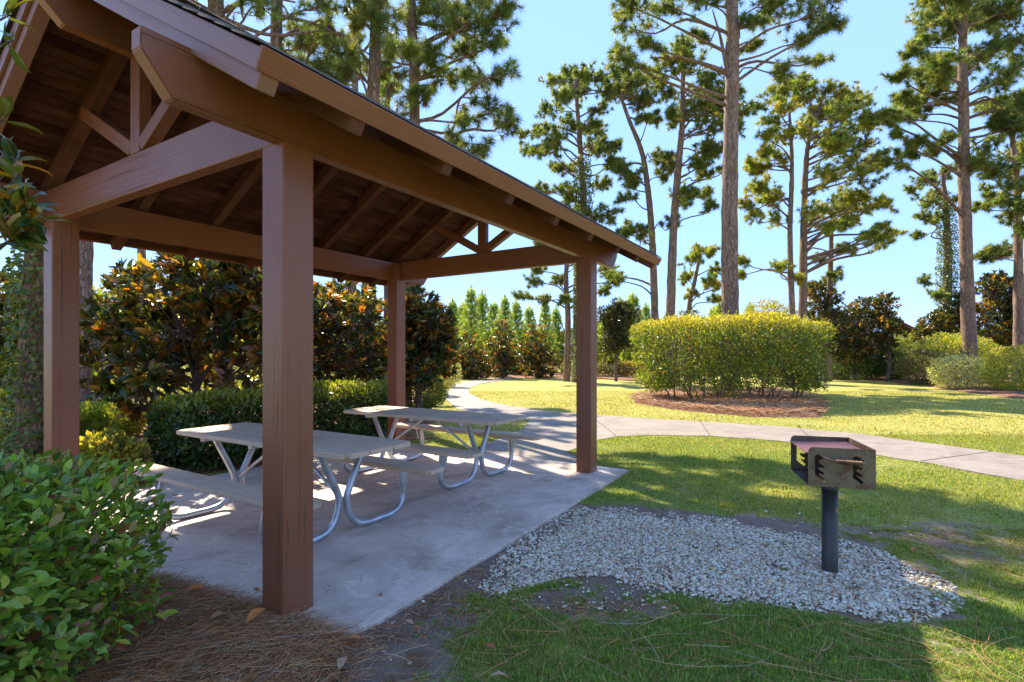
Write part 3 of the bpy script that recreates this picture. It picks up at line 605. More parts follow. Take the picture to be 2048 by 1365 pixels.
# ------------------------------------------------------------------ picnic tables
def cyl(name, p0, p1, r, mt, parent, k=16):
    V, F = prisms([p0], [p1], r, r, k); F2 = [list(range(k)), list(range(k, 2 * k))]
    me = bpy.data.meshes.new(name); me.from_pydata([tuple(v) for v in V], [], [tuple(int(i) for i in f) for f in F] + [tuple(f) for f in F2]); me.update()
    for p in me.polygons: p.use_smooth = len(p.vertices) == 4
    return link(name, me, mt, parent)
def picnic_table(cu, cv, label, first=None):
    x, y = uv(cu, cv); root = empty('picnic_table', (x, y, 0), label, 'picnic table', 'picnic tables under the shelter', rz=math.pi - TH)  # local x = VV (long axis)
    root.rotation_euler = (0, 0, math.pi / 2 - TH + math.pi / 2)
    if first:
        for ch in first.children:
            c = ch.copy(); COL.objects.link(c); c.parent = root
            for g_ in ch.children: d = g_.copy(); COL.objects.link(d); d.parent = c
        return root
    for i, yy in enumerate((-.25, 0, .25)):
        me = None; bm = bmesh.new(); bmesh.ops.create_cube(bm, size=1); bmesh.ops.scale(bm, vec=(2.44, .243, .04), verts=bm.verts)
        if i != 1:
            sg = -1 if i == 0 else 1
            es = [e for e in bm.edges if abs(e.verts[0].co.z - e.verts[1].co.z) > .01 and e.verts[0].co.y * sg > 0]
            bmesh.ops.bevel(bm, geom=es, offset=.045, segments=4, affect='EDGES')
        bmesh.ops.bevel(bm, geom=[e for e in bm.edges if e.calc_face_angle(0) > .5], offset=.006, segments=2, affect='EDGES')
        link('table_board', finish(bm, 'table_board'), M['plank'], root, Matrix.Translation((0, yy, .74)))
    for sg in (-1, 1):
        bm = bmesh.new(); bmesh.ops.create_cube(bm, size=1); bmesh.ops.scale(bm, vec=(2.44, .245, .04), verts=bm.verts)
        es = [e for e in bm.edges if abs(e.verts[0].co.z - e.verts[1].co.z) > .01]; bmesh.ops.bevel(bm, geom=es, offset=.03, segments=3, affect='EDGES')
        bmesh.ops.bevel(bm, geom=[e for e in bm.edges if e.calc_face_angle(0) > .5], offset=.006, segments=2, affect='EDGES')
        link('bench_seat', finish(bm, 'bench_seat'), M['plank'], root, Matrix.Translation((0, sg * .675, .45)))
    for xe in (-.76, .76):
        link('cross_rail', box_mesh(.05, .70, .035, .004, 'cross_rail'), M['galv'], root, Matrix.Translation((xe, 0, .702)))
        for sg in (-1, 1):
            pts = [(0, .215, .70), (0, .16, .58), (0, .085, .43), (0, .036, .32), (0, .034, .24), (0, .07, .13), (0, .15, .055), (0, .26, .031), (0, .40, .031), (0, .54, .034), (0, .645, .075), (0, .70, .15), (0, .705, .25), (0, .685, .36), (0, .675, .425)]
            P = spline(pts, 46); P[:, 1] *= sg; P[:, 0] += xe + sg * .012
            V, F = tube_np(P, .029, 14); fr = link('tube_leg', mesh_np('tube_leg', V, F, smooth=True), M['galv'], root)
            br = prism_mesh([(-.07, .43), (.07, .43), (.035, .30), (-.01, .25), (-.035, .30)], -.003, .003, 0, 'seat_bracket')
            m4 = Matrix.Translation((xe + sg * .012 + (.034 if xe > 0 else -.034), sg * .68, 0)) @ Matrix.Rotation(math.pi / 2, 4, 'Z'); link('seat_bracket', br, M['galv'], root, m4)
            link('seat_bracket', box_mesh(.05, .22, .008, .002, 'seat_bracket'), M['galv'], root, Matrix.Translation((xe, sg * .675, .426)))
            cyl('bolt', (xe + (.034 if xe > 0 else -.034) + .012 * sg, sg * .69, .31), (xe + (.052 if xe > 0 else -.052) + .012 * sg, sg * .69, .31), .009, M['galv'], root, 8)
        s = 1 if xe > 0 else -1
        P = np.array([(xe - s * .03, 0, .30), (s * .06, 0, .705)]); V, F = tube_np(P, .015, 10); link('brace', mesh_np('brace', V, F, smooth=True), M['galv'], root)
    link('cross_rail', box_mesh(.05, .70, .03, .004, 'cross_rail'), M['galv'], root, Matrix.Translation((0, 0, .703)))
    return root
T1 = picnic_table(1.16, 1.63, 'nearer picnic table with grey weathered planks on galvanised tube legs, beside the front post')
T2 = picnic_table(3.29, 1.75, 'farther picnic table with grey weathered planks on galvanised tube legs, beside the path', T1)

# ------------------------------------------------------------------ charcoal grill
GR = empty('charcoal_grill', (2.235, 3.715, GZ), 'rusty steel park charcoal grill on a dark round post standing in the gravel', 'grill', rz=math.atan2(-.285, .958))
def cyl_np(r, z0, z1, k=28):
    a = np.arange(k) / k * 2 * np.pi; V = np.concatenate([np.column_stack([r * np.cos(a), r * np.sin(a), np.full(k, z)]) for z in (z0, z1)]); V = np.vstack([V, [0, 0, z1]])
    j = np.arange(k); return V, [np.stack([j, (j + 1) % k, k + (j + 1) % k, k + j], -1), np.stack([k + j, k + (j + 1) % k, np.full(k, 2 * k)], -1)]
V, F = cyl_np(.051, -.05, .60); link('post', mesh_np('post', V, F, smooth=False), M['post'], GR)
V, F = cyl_np(.0585, .585, .652); link('collar', mesh_np('collar', V, F), M['post'], GR)
for o in GR.children:
    for p in o.data.polygons: p.use_smooth = len(p.vertices) == 4
cyl('bolt', (.05, -.035, .565), (.066, -.045, .565), .008, M['galv'], GR, 8)
# sticker patch curved on the post
a = np.linspace(-1.15, -.45, 8); V = np.concatenate([np.column_stack([.0522 * np.cos(a), .0522 * np.sin(a), np.full(8, z)]) for z in (.425, .462)]); F = np.array([[i, i + 1, 9 + i, 8 + i] for i in range(7)])
link('sticker', mesh_np('sticker', V, F), M['sticker'], GR)
z0g, z1g = .652, .912; HX, HYg = .195, .262
def panel_curve(name, wd, ht, slots, th=.005, rc=.03, corners=(0, 1)):
    cu = bpy.data.curves.new(name, 'CURVE'); cu.dimensions = '2D'; cu.fill_mode = 'BOTH'; cu.extrude = th / 2
    def poly(pts):
        s = cu.splines.new('POLY'); s.points.add(len(pts) - 1); s.use_cyclic_u = True
        for i, p in enumerate(pts): s.points[i].co = (p[0], p[1], 0, 1)
    out = [(-wd / 2, 0), (wd / 2, 0), (wd / 2, ht)]
    out += [(-wd / 2 + rc - rc * math.sin(a_), ht - rc + rc * math.cos(a_)) for a_ in np.linspace(0, math.pi / 2, 8)]
    poly(out)
    for s_ in slots: poly(s_)
    ob = bpy.data.objects.new('tmp', cu); COL.objects.link(ob); dg = bpy.context.evaluated_depsgraph_get(); me = bpy.data.meshes.new_from_object(ob.evaluated_get(dg)); bpy.data.objects.remove(ob); me.name = name
    me.materials.clear(); return me
def slot(x0, ht):
    """upright slot with three downward notches to its right"""
    p = [(x0, .225), (x0 + .012, .237), (x0 + .032, .237), (x0 + .044, .222), (x0 + .046, .205)]
    for zt in (.205, .155, .105):
        p += [(x0 + .022, zt - .012), (x0 + .022, zt - .026), (x0 + .044, zt - .047), (x0 + .053, zt - .046), (x0 + .056, zt - .058), (x0 + .046, zt - .067), (x0 + .034, zt - .062)]
    p = p[:-7]
    p += [(x0 + .022, .093), (x0 + .058, .055), (x0 + .060, .042), (x0 + .048, .036), (x0, .080)]
    return [(x, z * .89) for x, z in p]
pm = panel_curve('side_panel', .39, z1g - z0g, [slot(-.155, .26), slot(.065, .26)])
for yy, mt in ((-HYg, 'grill'), (HYg, 'grill_dark')):
    m4 = Matrix.Translation((0, yy, z0g)) @ Matrix.Rotation(math.pi / 2, 4, 'X'); me_ = pm if mt == 'grill' else pm.copy(); link('side_panel', me_, M[mt], GR, m4)
link('back_panel', box_mesh(.005, 2 * HYg - .006, z1g - z0g, .001, 'back_panel'), M['grill'], GR, Matrix.Translation((HX - .0026, 0, (z0g + z1g) / 2)))
link('base_plate', box_mesh(2 * HX - .006, 2 * HYg - .006, .006, .001, 'base_plate'), M['grill_dark'], GR, Matrix.Translation((-.004, 0, z0g + .006)))
link('griddle', box_mesh(2 * HX - .01, 2 * HYg - .016, .008, .002, 'griddle'), M['grill_top'], GR, Matrix.Translation((-.016, 0, z0g + .222)) @ Matrix.Rotation(rad(-1.2), 4, 'Y'))
P = spline([(-.135, -.20, z0g + .222), (-.13, -.262, z0g + .215), (-.10, -.30, z0g + .197), (-.06, -.315, z0g + .185), (0, -.32, z0g + .180), (.08, -.32, z0g + .176), (.12, -.31, z0g + .18), (.115, -.262, z0g + .2), (.09, -.20, z0g + .222)], 50)
V, F = tube_np(P, .0065, 10); link('handle', mesh_np('handle', V, F, smooth=True), M['handle'], GR)
tt = np.linspace(0, 1, 260); P = np.column_stack([-.045 + .15 * tt, -.319 + .0125 * np.cos(tt * 15 * 6.283), z0g + .179 - .003 * tt + .0125 * np.sin(tt * 15 * 6.283)]); V, F = tube_np(P, .0034, 6); link('coil_grip', mesh_np('coil_grip', V, F, smooth=True), M['handle'], GR)

# ------------------------------------------------------------------ shrubs and hedges
def lump(d, seed, k=3.0, amp=.12):
    s = np.zeros(len(d)); g = np.random.default_rng(seed)
    for i in range(7):
        q = g.normal(size=3) * k * (1 + .3 * i); s += np.sin(d @ q + g.random() * 6.28) / (1 + .25 * i)
    return 1 + amp * s / 2.6
PALS = {
 'dark': ([(.06, .11, .022), (.10, .17, .03), (.035, .06, .016), (.18, .22, .04)], [4, 3, 3, 1]),
 'mid': ([(.13, .19, .03), (.17, .23, .04), (.07, .11, .025), (.28, .30, .06)], [4, 3, 2, 2]),
 'lime': ([(.33, .39, .045), (.45, .46, .06), (.19, .25, .035), (.46, .40, .07)], [4, 3, 2, 2]),
 'gold': ([(.45, .38, .06), (.33, .33, .06), (.22, .25, .045), (.48, .29, .07)], [4, 3, 2, 1]),
 'varieg': ([(.62, .60, .32), (.42, .46, .18), (.14, .18, .06), (.5, .48, .3)], [3, 3, 2, 2]),
 'olive': ([(.14, .14, .05), (.10, .11, .035), (.20, .18, .07), (.26, .2, .1)], [4, 3, 2, 1]),
 'russet': ([(.22, .11, .03), (.10, .10, .02), (.30, .19, .05), (.06, .07, .02)], [3, 3, 2, 3]),
}
def shrub(name, label, cat, c, rad3, n, leaf=.05, pal_='mid', box=0, seed=0, shell=.35, group=None, mt='leaf', top=None, stems=7, tpl=None, wr=.5, updir=.5, lumpk=3.0, lamp=.14, amp_col=None):
    """c = centre at the ground, rad3 = half sizes x, y and full height; box 0 ellipsoid .. 1 clipped block"""
    g = np.random.default_rng(seed + 100); cx, cy = c; rx, ry, h = rad3
    root = empty(name, (cx, cy, GZ), label, cat, group)
    d = unit(g.normal(size=(n, 3)))
    if box:
        mx = np.abs(d).max(1, keepdims=True); d = d * (1 - box) + d / mx * box
    r_ = (1 - shell * g.random(n) ** 1.6) * lump(unit(d), seed, lumpk, lamp)
    hz = h / 2; P = d * r_[:, None] * np.array([rx, ry, hz]) + np.array([0, 0, hz * 1.02]); P[:, 2] = np.maximum(P[:, 2], .02)
    out = unit(d * np.array([1 / rx, 1 / ry, 1 / hz]) + 1e-6); D = unit(out * .7 + g.normal(0, .6, (n, 3)) + np.array([0, 0, updir])); Nn = unit(out + g.normal(0, .5, (n, 3)) + np.array([0, 0, .6]))
    cols, wts = PALS[pal_]; T = pal(n, cols, wts, .22, g)
    if top:   # leaf colour blends into a second palette towards the top
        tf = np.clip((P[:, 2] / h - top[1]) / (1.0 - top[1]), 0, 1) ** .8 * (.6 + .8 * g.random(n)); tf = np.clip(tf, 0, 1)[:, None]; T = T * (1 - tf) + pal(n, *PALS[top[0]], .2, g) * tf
    ln = leaf * (.6 + .8 * g.random(n)); V, F, TT = leaves(tpl or LEAF_Q, P, D, Nn, ln, ln * wr, T)
    o = link('foliage', mesh_np('foliage', V, F, TT), M[mt], root); o['kind'] = 'stuff'
    if stems:
        a = g.random(stems) * 6.28; q = np.sqrt(g.random(stems)) * .55; P0 = np.column_stack([np.cos(a) * q * rx, np.sin(a) * q * ry, np.zeros(stems)])
        acc = Acc(); s0 = max(.008, h * .012)
        P1 = P0 * 1.15 + np.column_stack([g.normal(0, .08, (stems, 2)), np.full(stems, h * .35)]); P2 = P1 + np.column_stack([g.normal(0, .18, (stems, 2)) * [rx, ry], np.full(stems, h * .35)])
        acc.add(*prisms(P0, P1, s0, s0 * .8, 6)); acc.add(*prisms(P1, P2, s0 * .8, s0 * .4, 5))
        m_ = stems * 10; i = g.integers(0, stems, m_); s = g.random(m_)[:, None]; Q0 = P1[i] * (1 - s) + P2[i] * s; Q1 = Q0 + g.normal(0, .3, (m_, 3)) * [rx, ry, hz * .5] + [0, 0, h * .06]
        acc.add(*prisms(Q0, Q1, s0 * .35, s0 * .12, 4)); link('stems', acc.mesh('stems'), M['stem'], root)
    return root
def sh_px(px, pyb, wpx, pyt, Yd=None, dep=None):
    """centre, half width and height of a plant from its footprint in the photograph"""
    if Yd is None: x, Yd = gnd(px, pyb)
    x = (px - 1024) / FPX * Yd; rx = wpx / 2 / FPX * Yd; h = CAMZ + (HY - pyt) / FPX * Yd - GZ
    dp = dep or rx; k = (Yd + dp * .8) / Yd; return (x * k, Yd + dp * .8), (rx * k, dp * k, CAMZ + (HY - pyt) / FPX * Yd * k - GZ)
# clipped hedge on the lawn: one long block, sunlit yellow put into the top leaves, new shoots above
g = np.random.default_rng(50)
def clipped_hedge():
    A_ = np.array(gnd(1296, 802)); B_ = np.array(gnd(1600, 806)); A_ = np.array([3.95, 15.6]); B_ = np.array([8.7, 15.3])
    cx, cy = 6.98, 17.3; root = empty('clipped_hedge', (cx, cy, GZ), 'large clipped block of yellow green hedge standing alone on the lawn in a straw ring', 'hedge')
    n = 58000; d = unit(g.normal(size=(n, 3))); mx = np.abs(d).max(1, keepdims=True); d = d * .07 + d / mx * .93
    bx = np.array([2.9, 1.45, 1.27]); zf = (d[:, 2] + 1) / 2
    r_ = (1 - .28 * g.random(n) ** 1.5) * lump(unit(d), 3, 5, .05); P = d * r_[:, None] * bx
    wid = .86 + .15 * np.clip(zf, 0, 1) ** .7; P[:, 0] *= wid; P[:, 1] *= wid; P[:, 1] -= .75 * (1 - (P[:, 0] / 2.9) ** 2); P[:, 2] += 1.25
    P[:, 2] += .16 * (1 - (P[:, 0] / 2.7) ** 2) * np.clip((P[:, 2] - 1.0) / 1.2, 0, 1) + .05 * np.sin(P[:, 0] * 2.2)
    k = P[:, 2] > (.14 + .6 * fbm(P[:, 0] * 1.5 + 9, P[:, 1] * 1.5, 5)); k &= ~((fbm(P[:, 0] * 1.1 + 3, P[:, 2] * 1.3, 9) > .56) & (g.random(n) < .7) & (P[:, 2] < 2.0)); P = P[k]; d = d[k]; n = len(P)
    D = unit(d * .6 + g.normal(0, .6, (n, 3)) + [0, 0, .5]); Nn = unit(d + g.normal(0, .6, (n, 3)) + [0, 0, .5])
    T = pal(n, [(.16, .23, .03), (.24, .29, .04), (.11, .16, .025), (.28, .22, .05), (.2, .12, .04)], [4, 3, 3, 1.2, .8], .22, g)
    tf = np.clip((P[:, 2] - 2.15) / .4, 0, 1)[:, None] * (.5 + .5 * g.random((n, 1))); T = T * (1 - tf) + pal(n, [(.48, .45, .05), (.56, .48, .06), (.55, .36, .06)], [4, 3, 1], .15, g) * tf  # top leaves tinted yellow to carry the sunlight on them
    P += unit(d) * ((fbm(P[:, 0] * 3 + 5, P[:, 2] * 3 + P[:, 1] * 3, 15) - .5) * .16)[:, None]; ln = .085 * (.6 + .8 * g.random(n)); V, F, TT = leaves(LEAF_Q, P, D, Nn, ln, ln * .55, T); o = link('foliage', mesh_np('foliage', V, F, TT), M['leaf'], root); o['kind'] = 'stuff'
    ns_ = 260; px_ = g.uniform(-2.75, 2.75, ns_); py_ = g.uniform(-1.3, 1.2, ns_) - .75 * (1 - (px_ / 2.9) ** 2); pz_ = 2.44 + .16 * (1 - (px_ / 2.7) ** 2); hs_ = g.uniform(.06, .24, ns_)
    SP = np.concatenate([np.column_stack([px_ + g.normal(0, .012, ns_), py_, pz_ + hs_ * q]) for q in np.linspace(.1, 1, 7)]); m_ = len(SP); V, F, TT = leaves(LEAF_Q, SP, unit(g.normal(0, .6, (m_, 3)) + [0, 0, .7]), unit(g.normal(size=(m_, 3))), .06, .03, pal(m_, [(.5, .46, .05), (.36, .38, .05), (.55, .34, .06)], [3, 2, 1], .15, g)); link('shoots', mesh_np('shoots', V, F, TT), M['leaf'], root)['kind'] = 'stuff'
    for i in range(26):
        x = g.uniform(-2.3, 2.3); y = g.uniform(-1.0, .5); pts = [(x, y, -.02), (x + g.normal(0, .06), y, .35), (x * 1.12 + g.normal(0, .15), y + g.normal(0, .1), .9), (x * 1.2 + g.normal(0, .25), y + g.normal(0, .2), 1.6)]
        V, F = tube_np(spline(pts, 10), np.linspace(.028, .008, 10) * g.uniform(.6, 1.4), 6); link('stem', mesh_np('stem', V, F, smooth=True), M['stem'], root)
    acc = Acc(); m_ = 700; Q0 = g.uniform(-1, 1, (m_, 3)) * [2.3, 1.1, .8] + [0, 0, 1.3]; acc.add(*prisms(Q0, Q0 + g.normal(0, .22, (m_, 3)) + [0, 0, .15], .007, .003, 4)); link('twigs', acc.mesh('twigs'), M['stem'], root)['kind'] = 'stuff'
clipped_hedge()
# dark hedge behind the tables
x0, y0 = uv(2.2, 4.95)
def rot_obj(o, a): o.rotation_euler = (0, 0, a)
AP = math.pi / 2 - TH
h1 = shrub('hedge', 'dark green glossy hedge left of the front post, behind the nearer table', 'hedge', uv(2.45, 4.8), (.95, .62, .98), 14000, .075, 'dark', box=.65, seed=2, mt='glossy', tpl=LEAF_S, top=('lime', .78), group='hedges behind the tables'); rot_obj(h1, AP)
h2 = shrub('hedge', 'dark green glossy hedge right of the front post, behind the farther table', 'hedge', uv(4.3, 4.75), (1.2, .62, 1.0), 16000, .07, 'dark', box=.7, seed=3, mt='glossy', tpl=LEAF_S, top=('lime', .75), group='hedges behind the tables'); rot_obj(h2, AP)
# round lawn-side shrubs near the path
for i, (lb, px, pyb, wpx, pyt, Yd, n, lf, pl, top, bx) in enumerate([
    ('rounded golden green shrub just right of the far left post beside the path', 845, 815, 95, 745, 13.5, 6500, .06, 'mid', ('gold', .4), .1),
    ('small bright yellow shrub behind the rounded shrub by the path bend', 872, 775, 60, 722, 19, 3000, .07, 'gold', None, .1),
    ('pale variegated shrub beside the path bend, right of the yellow one', 900, 768, 45, 718, 24, 2500, .07, 'varieg', None, .1),
    ('low green shrub just left of the far left post', 735, 800, 90, 735, 13, 5000, .06, 'mid', ('lime', .6), .2),
    ('dark round shrub left of the gap beneath the right hand magnolia', 1690, 762, 90, 696, None, 9000, .09, 'dark', None, .3),
    ('dark green shrub with brown patches between two round shrubs', 1738, 762, 70, 696, 31, 7000, .09, 'dark', None, .2),
    ('squat dark shrub left of the olive shrub on the mulch bank', 1788, 762, 60, 704, 30, 5000, .09, 'dark', None, .2),
    ('olive brown shrub leftmost of the pale mounds on the mulch bank', 1850, 770, 86, 700, 25.5, 7500, .08, 'olive', None, .2),
    ('large light green mounded shrub at the foot of the right hand pine', 1918, 755, 128, 668, 27, 11000, .09, 'lime', None, .2),
    ('white variegated low shrub in front of the large mounded one', 1926, 778, 96, 714, 22.5, 9000, .07, 'varieg', None, .3),
    ('yellow green mounded shrub rightmost on the mulch bank', 2030, 784, 96, 696, 20.5, 10000, .07, 'lime', ('gold', .6), .2),
    ('russet low shrub in the bed by the small far pavilion', 1262, 755, 75, 722, None, 3000, .10, 'russet', ('gold', .6), .3),
    ('grey green low shrub right of the far right post', 1205, 756, 50, 728, None, 1500, .10, 'olive', None, .2)]):
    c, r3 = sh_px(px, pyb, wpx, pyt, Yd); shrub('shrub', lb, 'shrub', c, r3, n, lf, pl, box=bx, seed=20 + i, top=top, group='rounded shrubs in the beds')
# hedge further back on the right, behind the shrubs
c, r3 = sh_px(1760, 760, 230, 668, 35, 1.5); shrub('hedge', 'wide mid green hedge behind the dark round shrubs, under the right hand magnolia', 'hedge', c, r3, 12000, .11, 'mid', box=.5, seed=60, top=('lime', .7))
# left ground shrubs
for i, (lb, px, pyt, wpx, Yd, n, pl, top) in enumerate([
    ('bright lime ground shrub at the left edge behind the ivy trunk', 10, 800, 170, 8.2, 8000, 'lime', ('gold', .4)),
    ('feathery lime shrub just right of the left post', 215, 812, 150, 9.5, 8000, 'lime', None),
    ('low yellow sprigged shrub in the straw right of the left post', 205, 872, 105, 6.2, 2600, 'lime', ('gold', .5)),
    ('small yellow orange seedling clump on the straw below the magnolia', 265, 885, 60, 6.3, 900, 'gold', None),
    ('dark fan shrub low beneath the left magnolia', 210, 775, 130, 11, 5000, 'dark', None),
    ('green shrub behind the ivy trunk at the left edge', 25, 690, 190, 11, 10000, 'mid', ('lime', .5)),
    ('bright yellow green shrub glowing between the magnolia branches', 420, 640, 300, 15, 9000, 'lime', ('gold', .3)),
    ('sunlit lime shrub far behind the left post', 215, 560, 110, 17, 5000, 'lime', ('gold', .5))]):
    c = ((px - 1024) / FPX * Yd, Yd); rx = wpx / 2 / FPX * Yd; h = CAMZ + (HY - pyt) / FPX * Yd - GZ
    shrub('shrub', lb, 'shrub', c, (rx, rx * .8, h), n, .07, pl, box=.1, seed=70 + i, top=top, group='shrubs on the left of the shelter', lamp=.3)
# ornamental grass tufts
def tuft_grass(px, pyb, hpx, lb, dry=False, seed=0):
    x, Yd = gnd(px, pyb); h = hpx / FPX * Yd; g = np.random.default_rng(seed); root = empty('ornamental_grass', (x, Yd, GZ), lb, 'ornamental grass', 'grass tufts along the far bed'); n = 420
    az = g.random(n) * 6.28; sp = g.random(n) ** .7; d = np.column_stack([np.cos(az), np.sin(az)]); l = h * (.7 + .6 * g.random(n)); V = []; wn = np.column_stack([-d[:, 1], d[:, 0], np.zeros(n)]) * .05
    ctr = np.column_stack([d * .12 * h * g.random((n, 1)), np.zeros(n)])
    for tt in (0, .4, .75, 1.):
        p = ctr + np.column_stack([d * (sp * l * .75 * tt ** 1.5)[:, None], l * (tt - .45 * sp * tt * tt)]); V += [p - wn * (1.1 - tt), p + wn * (1.1 - tt)]
    V = np.stack(V, 1).reshape(-1, 3); b0 = np.arange(n)[:, None] * 8; F = np.vstack([b0 + np.array([[2 * i, 2 * i + 1, 2 * i + 3, 2 * i + 2]]) for i in range(3)])
    T = pal(n, [(.16, .20, .05), (.24, .26, .08), (.10, .14, .03)] if not dry else [(.38, .34, .14), (.26, .26, .08), (.30, .2, .1)], [3, 2, 2], .2, g)
    link('blades', mesh_np('blades', V, F, np.repeat(T, 8, 0)), M['grass'], root)['kind'] = 'stuff'
for i, (px, py, h, lb, dr) in enumerate([(978, 753, 22, 'green tuft of ornamental grass left of the far path end', False), (1040, 752, 20, 'dark green grass tuft left of the pale tuft at the path end', False), (1080, 756, 30, 'pale feathery grass tuft at the far path end', True), (1103, 755, 22, 'small tan grass tuft right of the pale feathery one', True), (1132, 753, 26, 'green weedy tuft at the foot of the thin far pine', False)]): tuft_grass(px, py, h, lb, dr, i)

# near bush, bottom left
def near_bush():
    g = np.random.default_rng(81); root = empty('photinia_bush', (-2.74, 2.35, GZ), 'leafy green bush with reddish young leaves at the lower left, beside the slab', 'bush')
    n = 14500; d = unit(g.normal(size=(n, 3))); mx = np.abs(d).max(1, keepdims=True); d = d * .5 + d / mx * .5
    R3 = np.array([.97, .70, .485]); r_ = (1 - .42 * g.random(n) ** 1.3) * lump(unit(d), 8, 4, .09); P = d * r_[:, None] * R3 + [0, 0, .53]; P = P[P[:, 2] > .01]; d = d[:len(P)]; n = len(P)
    out = unit((P - [0, 0, .53]) / R3); D = unit(out * .6 + g.normal(0, .55, (n, 3)) + [0, 0, .35]); Nn = unit(out * .6 + g.normal(0, .45, (n, 3)) + [0, 0, .8])
    T = pal(n, [(.20, .33, .035), (.30, .42, .05), (.12, .20, .03), (.46, .48, .06), (.30, .17, .045), (.30, .08, .04)], [5, 4, 3, 1.6, .45, .3], .2, g)
    outer = np.linalg.norm((P - [0, 0, .53]) / R3, axis=1); red = (g.random(n) < .11) & (outer > 1.0); T[red] = pal(red.sum(), [(.32, .10, .04), (.34, .19, .04), (.26, .22, .05)], [2, 2, 2], .2, g)
    ln = .062 * (.65 + .6 * g.random(n)); W = P + np.array([-2.74, 2.35, GZ])
    # leaves facing the camera that show largest are parts of their own
    vis = (outer > .97) & (P[:, 0] > -.25) & (P[:, 1] < .3); score = np.where(vis, ln / np.linalg.norm(W - [0, 0, CAMZ], axis=1), 0); idx = np.argsort(-score)[:300]; rest = np.setdiff1d(np.arange(n), idx)
    V, F, TT = leaves(LEAF_L, P[rest], D[rest], Nn[rest], ln[rest], ln[rest] * .5, T[rest]); o = link('foliage', mesh_np('foliage', V, F, TT, smooth=True), M['glossy'], root); o['kind'] = 'stuff'
    tpls = []
    for c in [(.20, .33, .035), (.30, .42, .05), (.12, .20, .03), (.46, .48, .06), (.32, .11, .04), (.36, .23, .05)]:
        tpls.append((c, mesh_np('leaf', LEAF_L[0] * [.5, 1, .8], LEAF_L[1], c, smooth=True)))
    for i in idx:
        c = T[i]; k = int(np.argmin([abs(c - np.array(q[0])).sum() for q in tpls])); dd = D[i]; X_ = unit(np.cross(dd, Nn[i])); Z_ = np.cross(X_, dd)
        m4 = Matrix([[*(X_[j] * ln[i], dd[j] * ln[i], Z_[j] * ln[i]), P[i][j]] for j in range(3)] + [[0, 0, 0, 1]]); link('leaf', tpls[k][1], M['glossy'], root, m4)
    acc = Acc(); m_ = 240; Q = unit(g.normal(size=(m_, 3))) * R3 * .85 * g.random((m_, 1)) ** .3 + [0, 0, .5]; acc.add(*prisms(np.column_stack([Q[:, 0] * .4, Q[:, 1] * .4, np.clip(Q[:, 2] - .45, 0, 1)]), Q, .006, .0022, 5))
    k = g.choice(n, 1500, False); acc.add(*prisms(P[k] - D[k] * .05 + g.normal(0, .012, (1500, 3)), P[k], .0018, .0014, 4)); link('twigs', acc.mesh('twigs'), M['stem'], root)['kind'] = 'stuff'
near_bush()

# ------------------------------------------------------------------ magnolias
def whorls(acc, tips, dirs, g, ln=.16, k=8, tpl=LEAF_S, young=.18, wr=.36):
    n = len(tips); P = np.repeat(tips, k, 0); d0 = np.repeat(dirs, k, 0); m_ = n * k; rr = unit(g.normal(size=(m_, 3))); rr = rr - d0 * (rr * d0).sum(1, keepdims=True)
    sp = g.uniform(.25, 1.6, (m_, 1)); D = unit(d0 + unit(rr) * sp); Nn = unit(d0 * 1.0 - unit(rr) * .3 + g.normal(0, .25, (m_, 3)) + [0, 0, .2])
    P = P - d0 * (g.random((m_, 1)) * ln * .5)
    T = pal(m_, [(.028, .055, .014), (.045, .075, .016), (.07, .10, .02), (.02, .035, .012)], [4, 3, 2, 2], .2, g)
    y = np.repeat(g.random(n) < young, k) & (g.random(m_) < .8); T[y] = pal(y.sum(), [(.30, .22, .035), (.36, .17, .03), (.22, .22, .04), (.22, .09, .03)], [3, 2, 3, 1.5], .2, g)
    l = ln * (.7 + .5 * g.random(m_)); acc.append((P, D, Nn, l, l * wr, T))
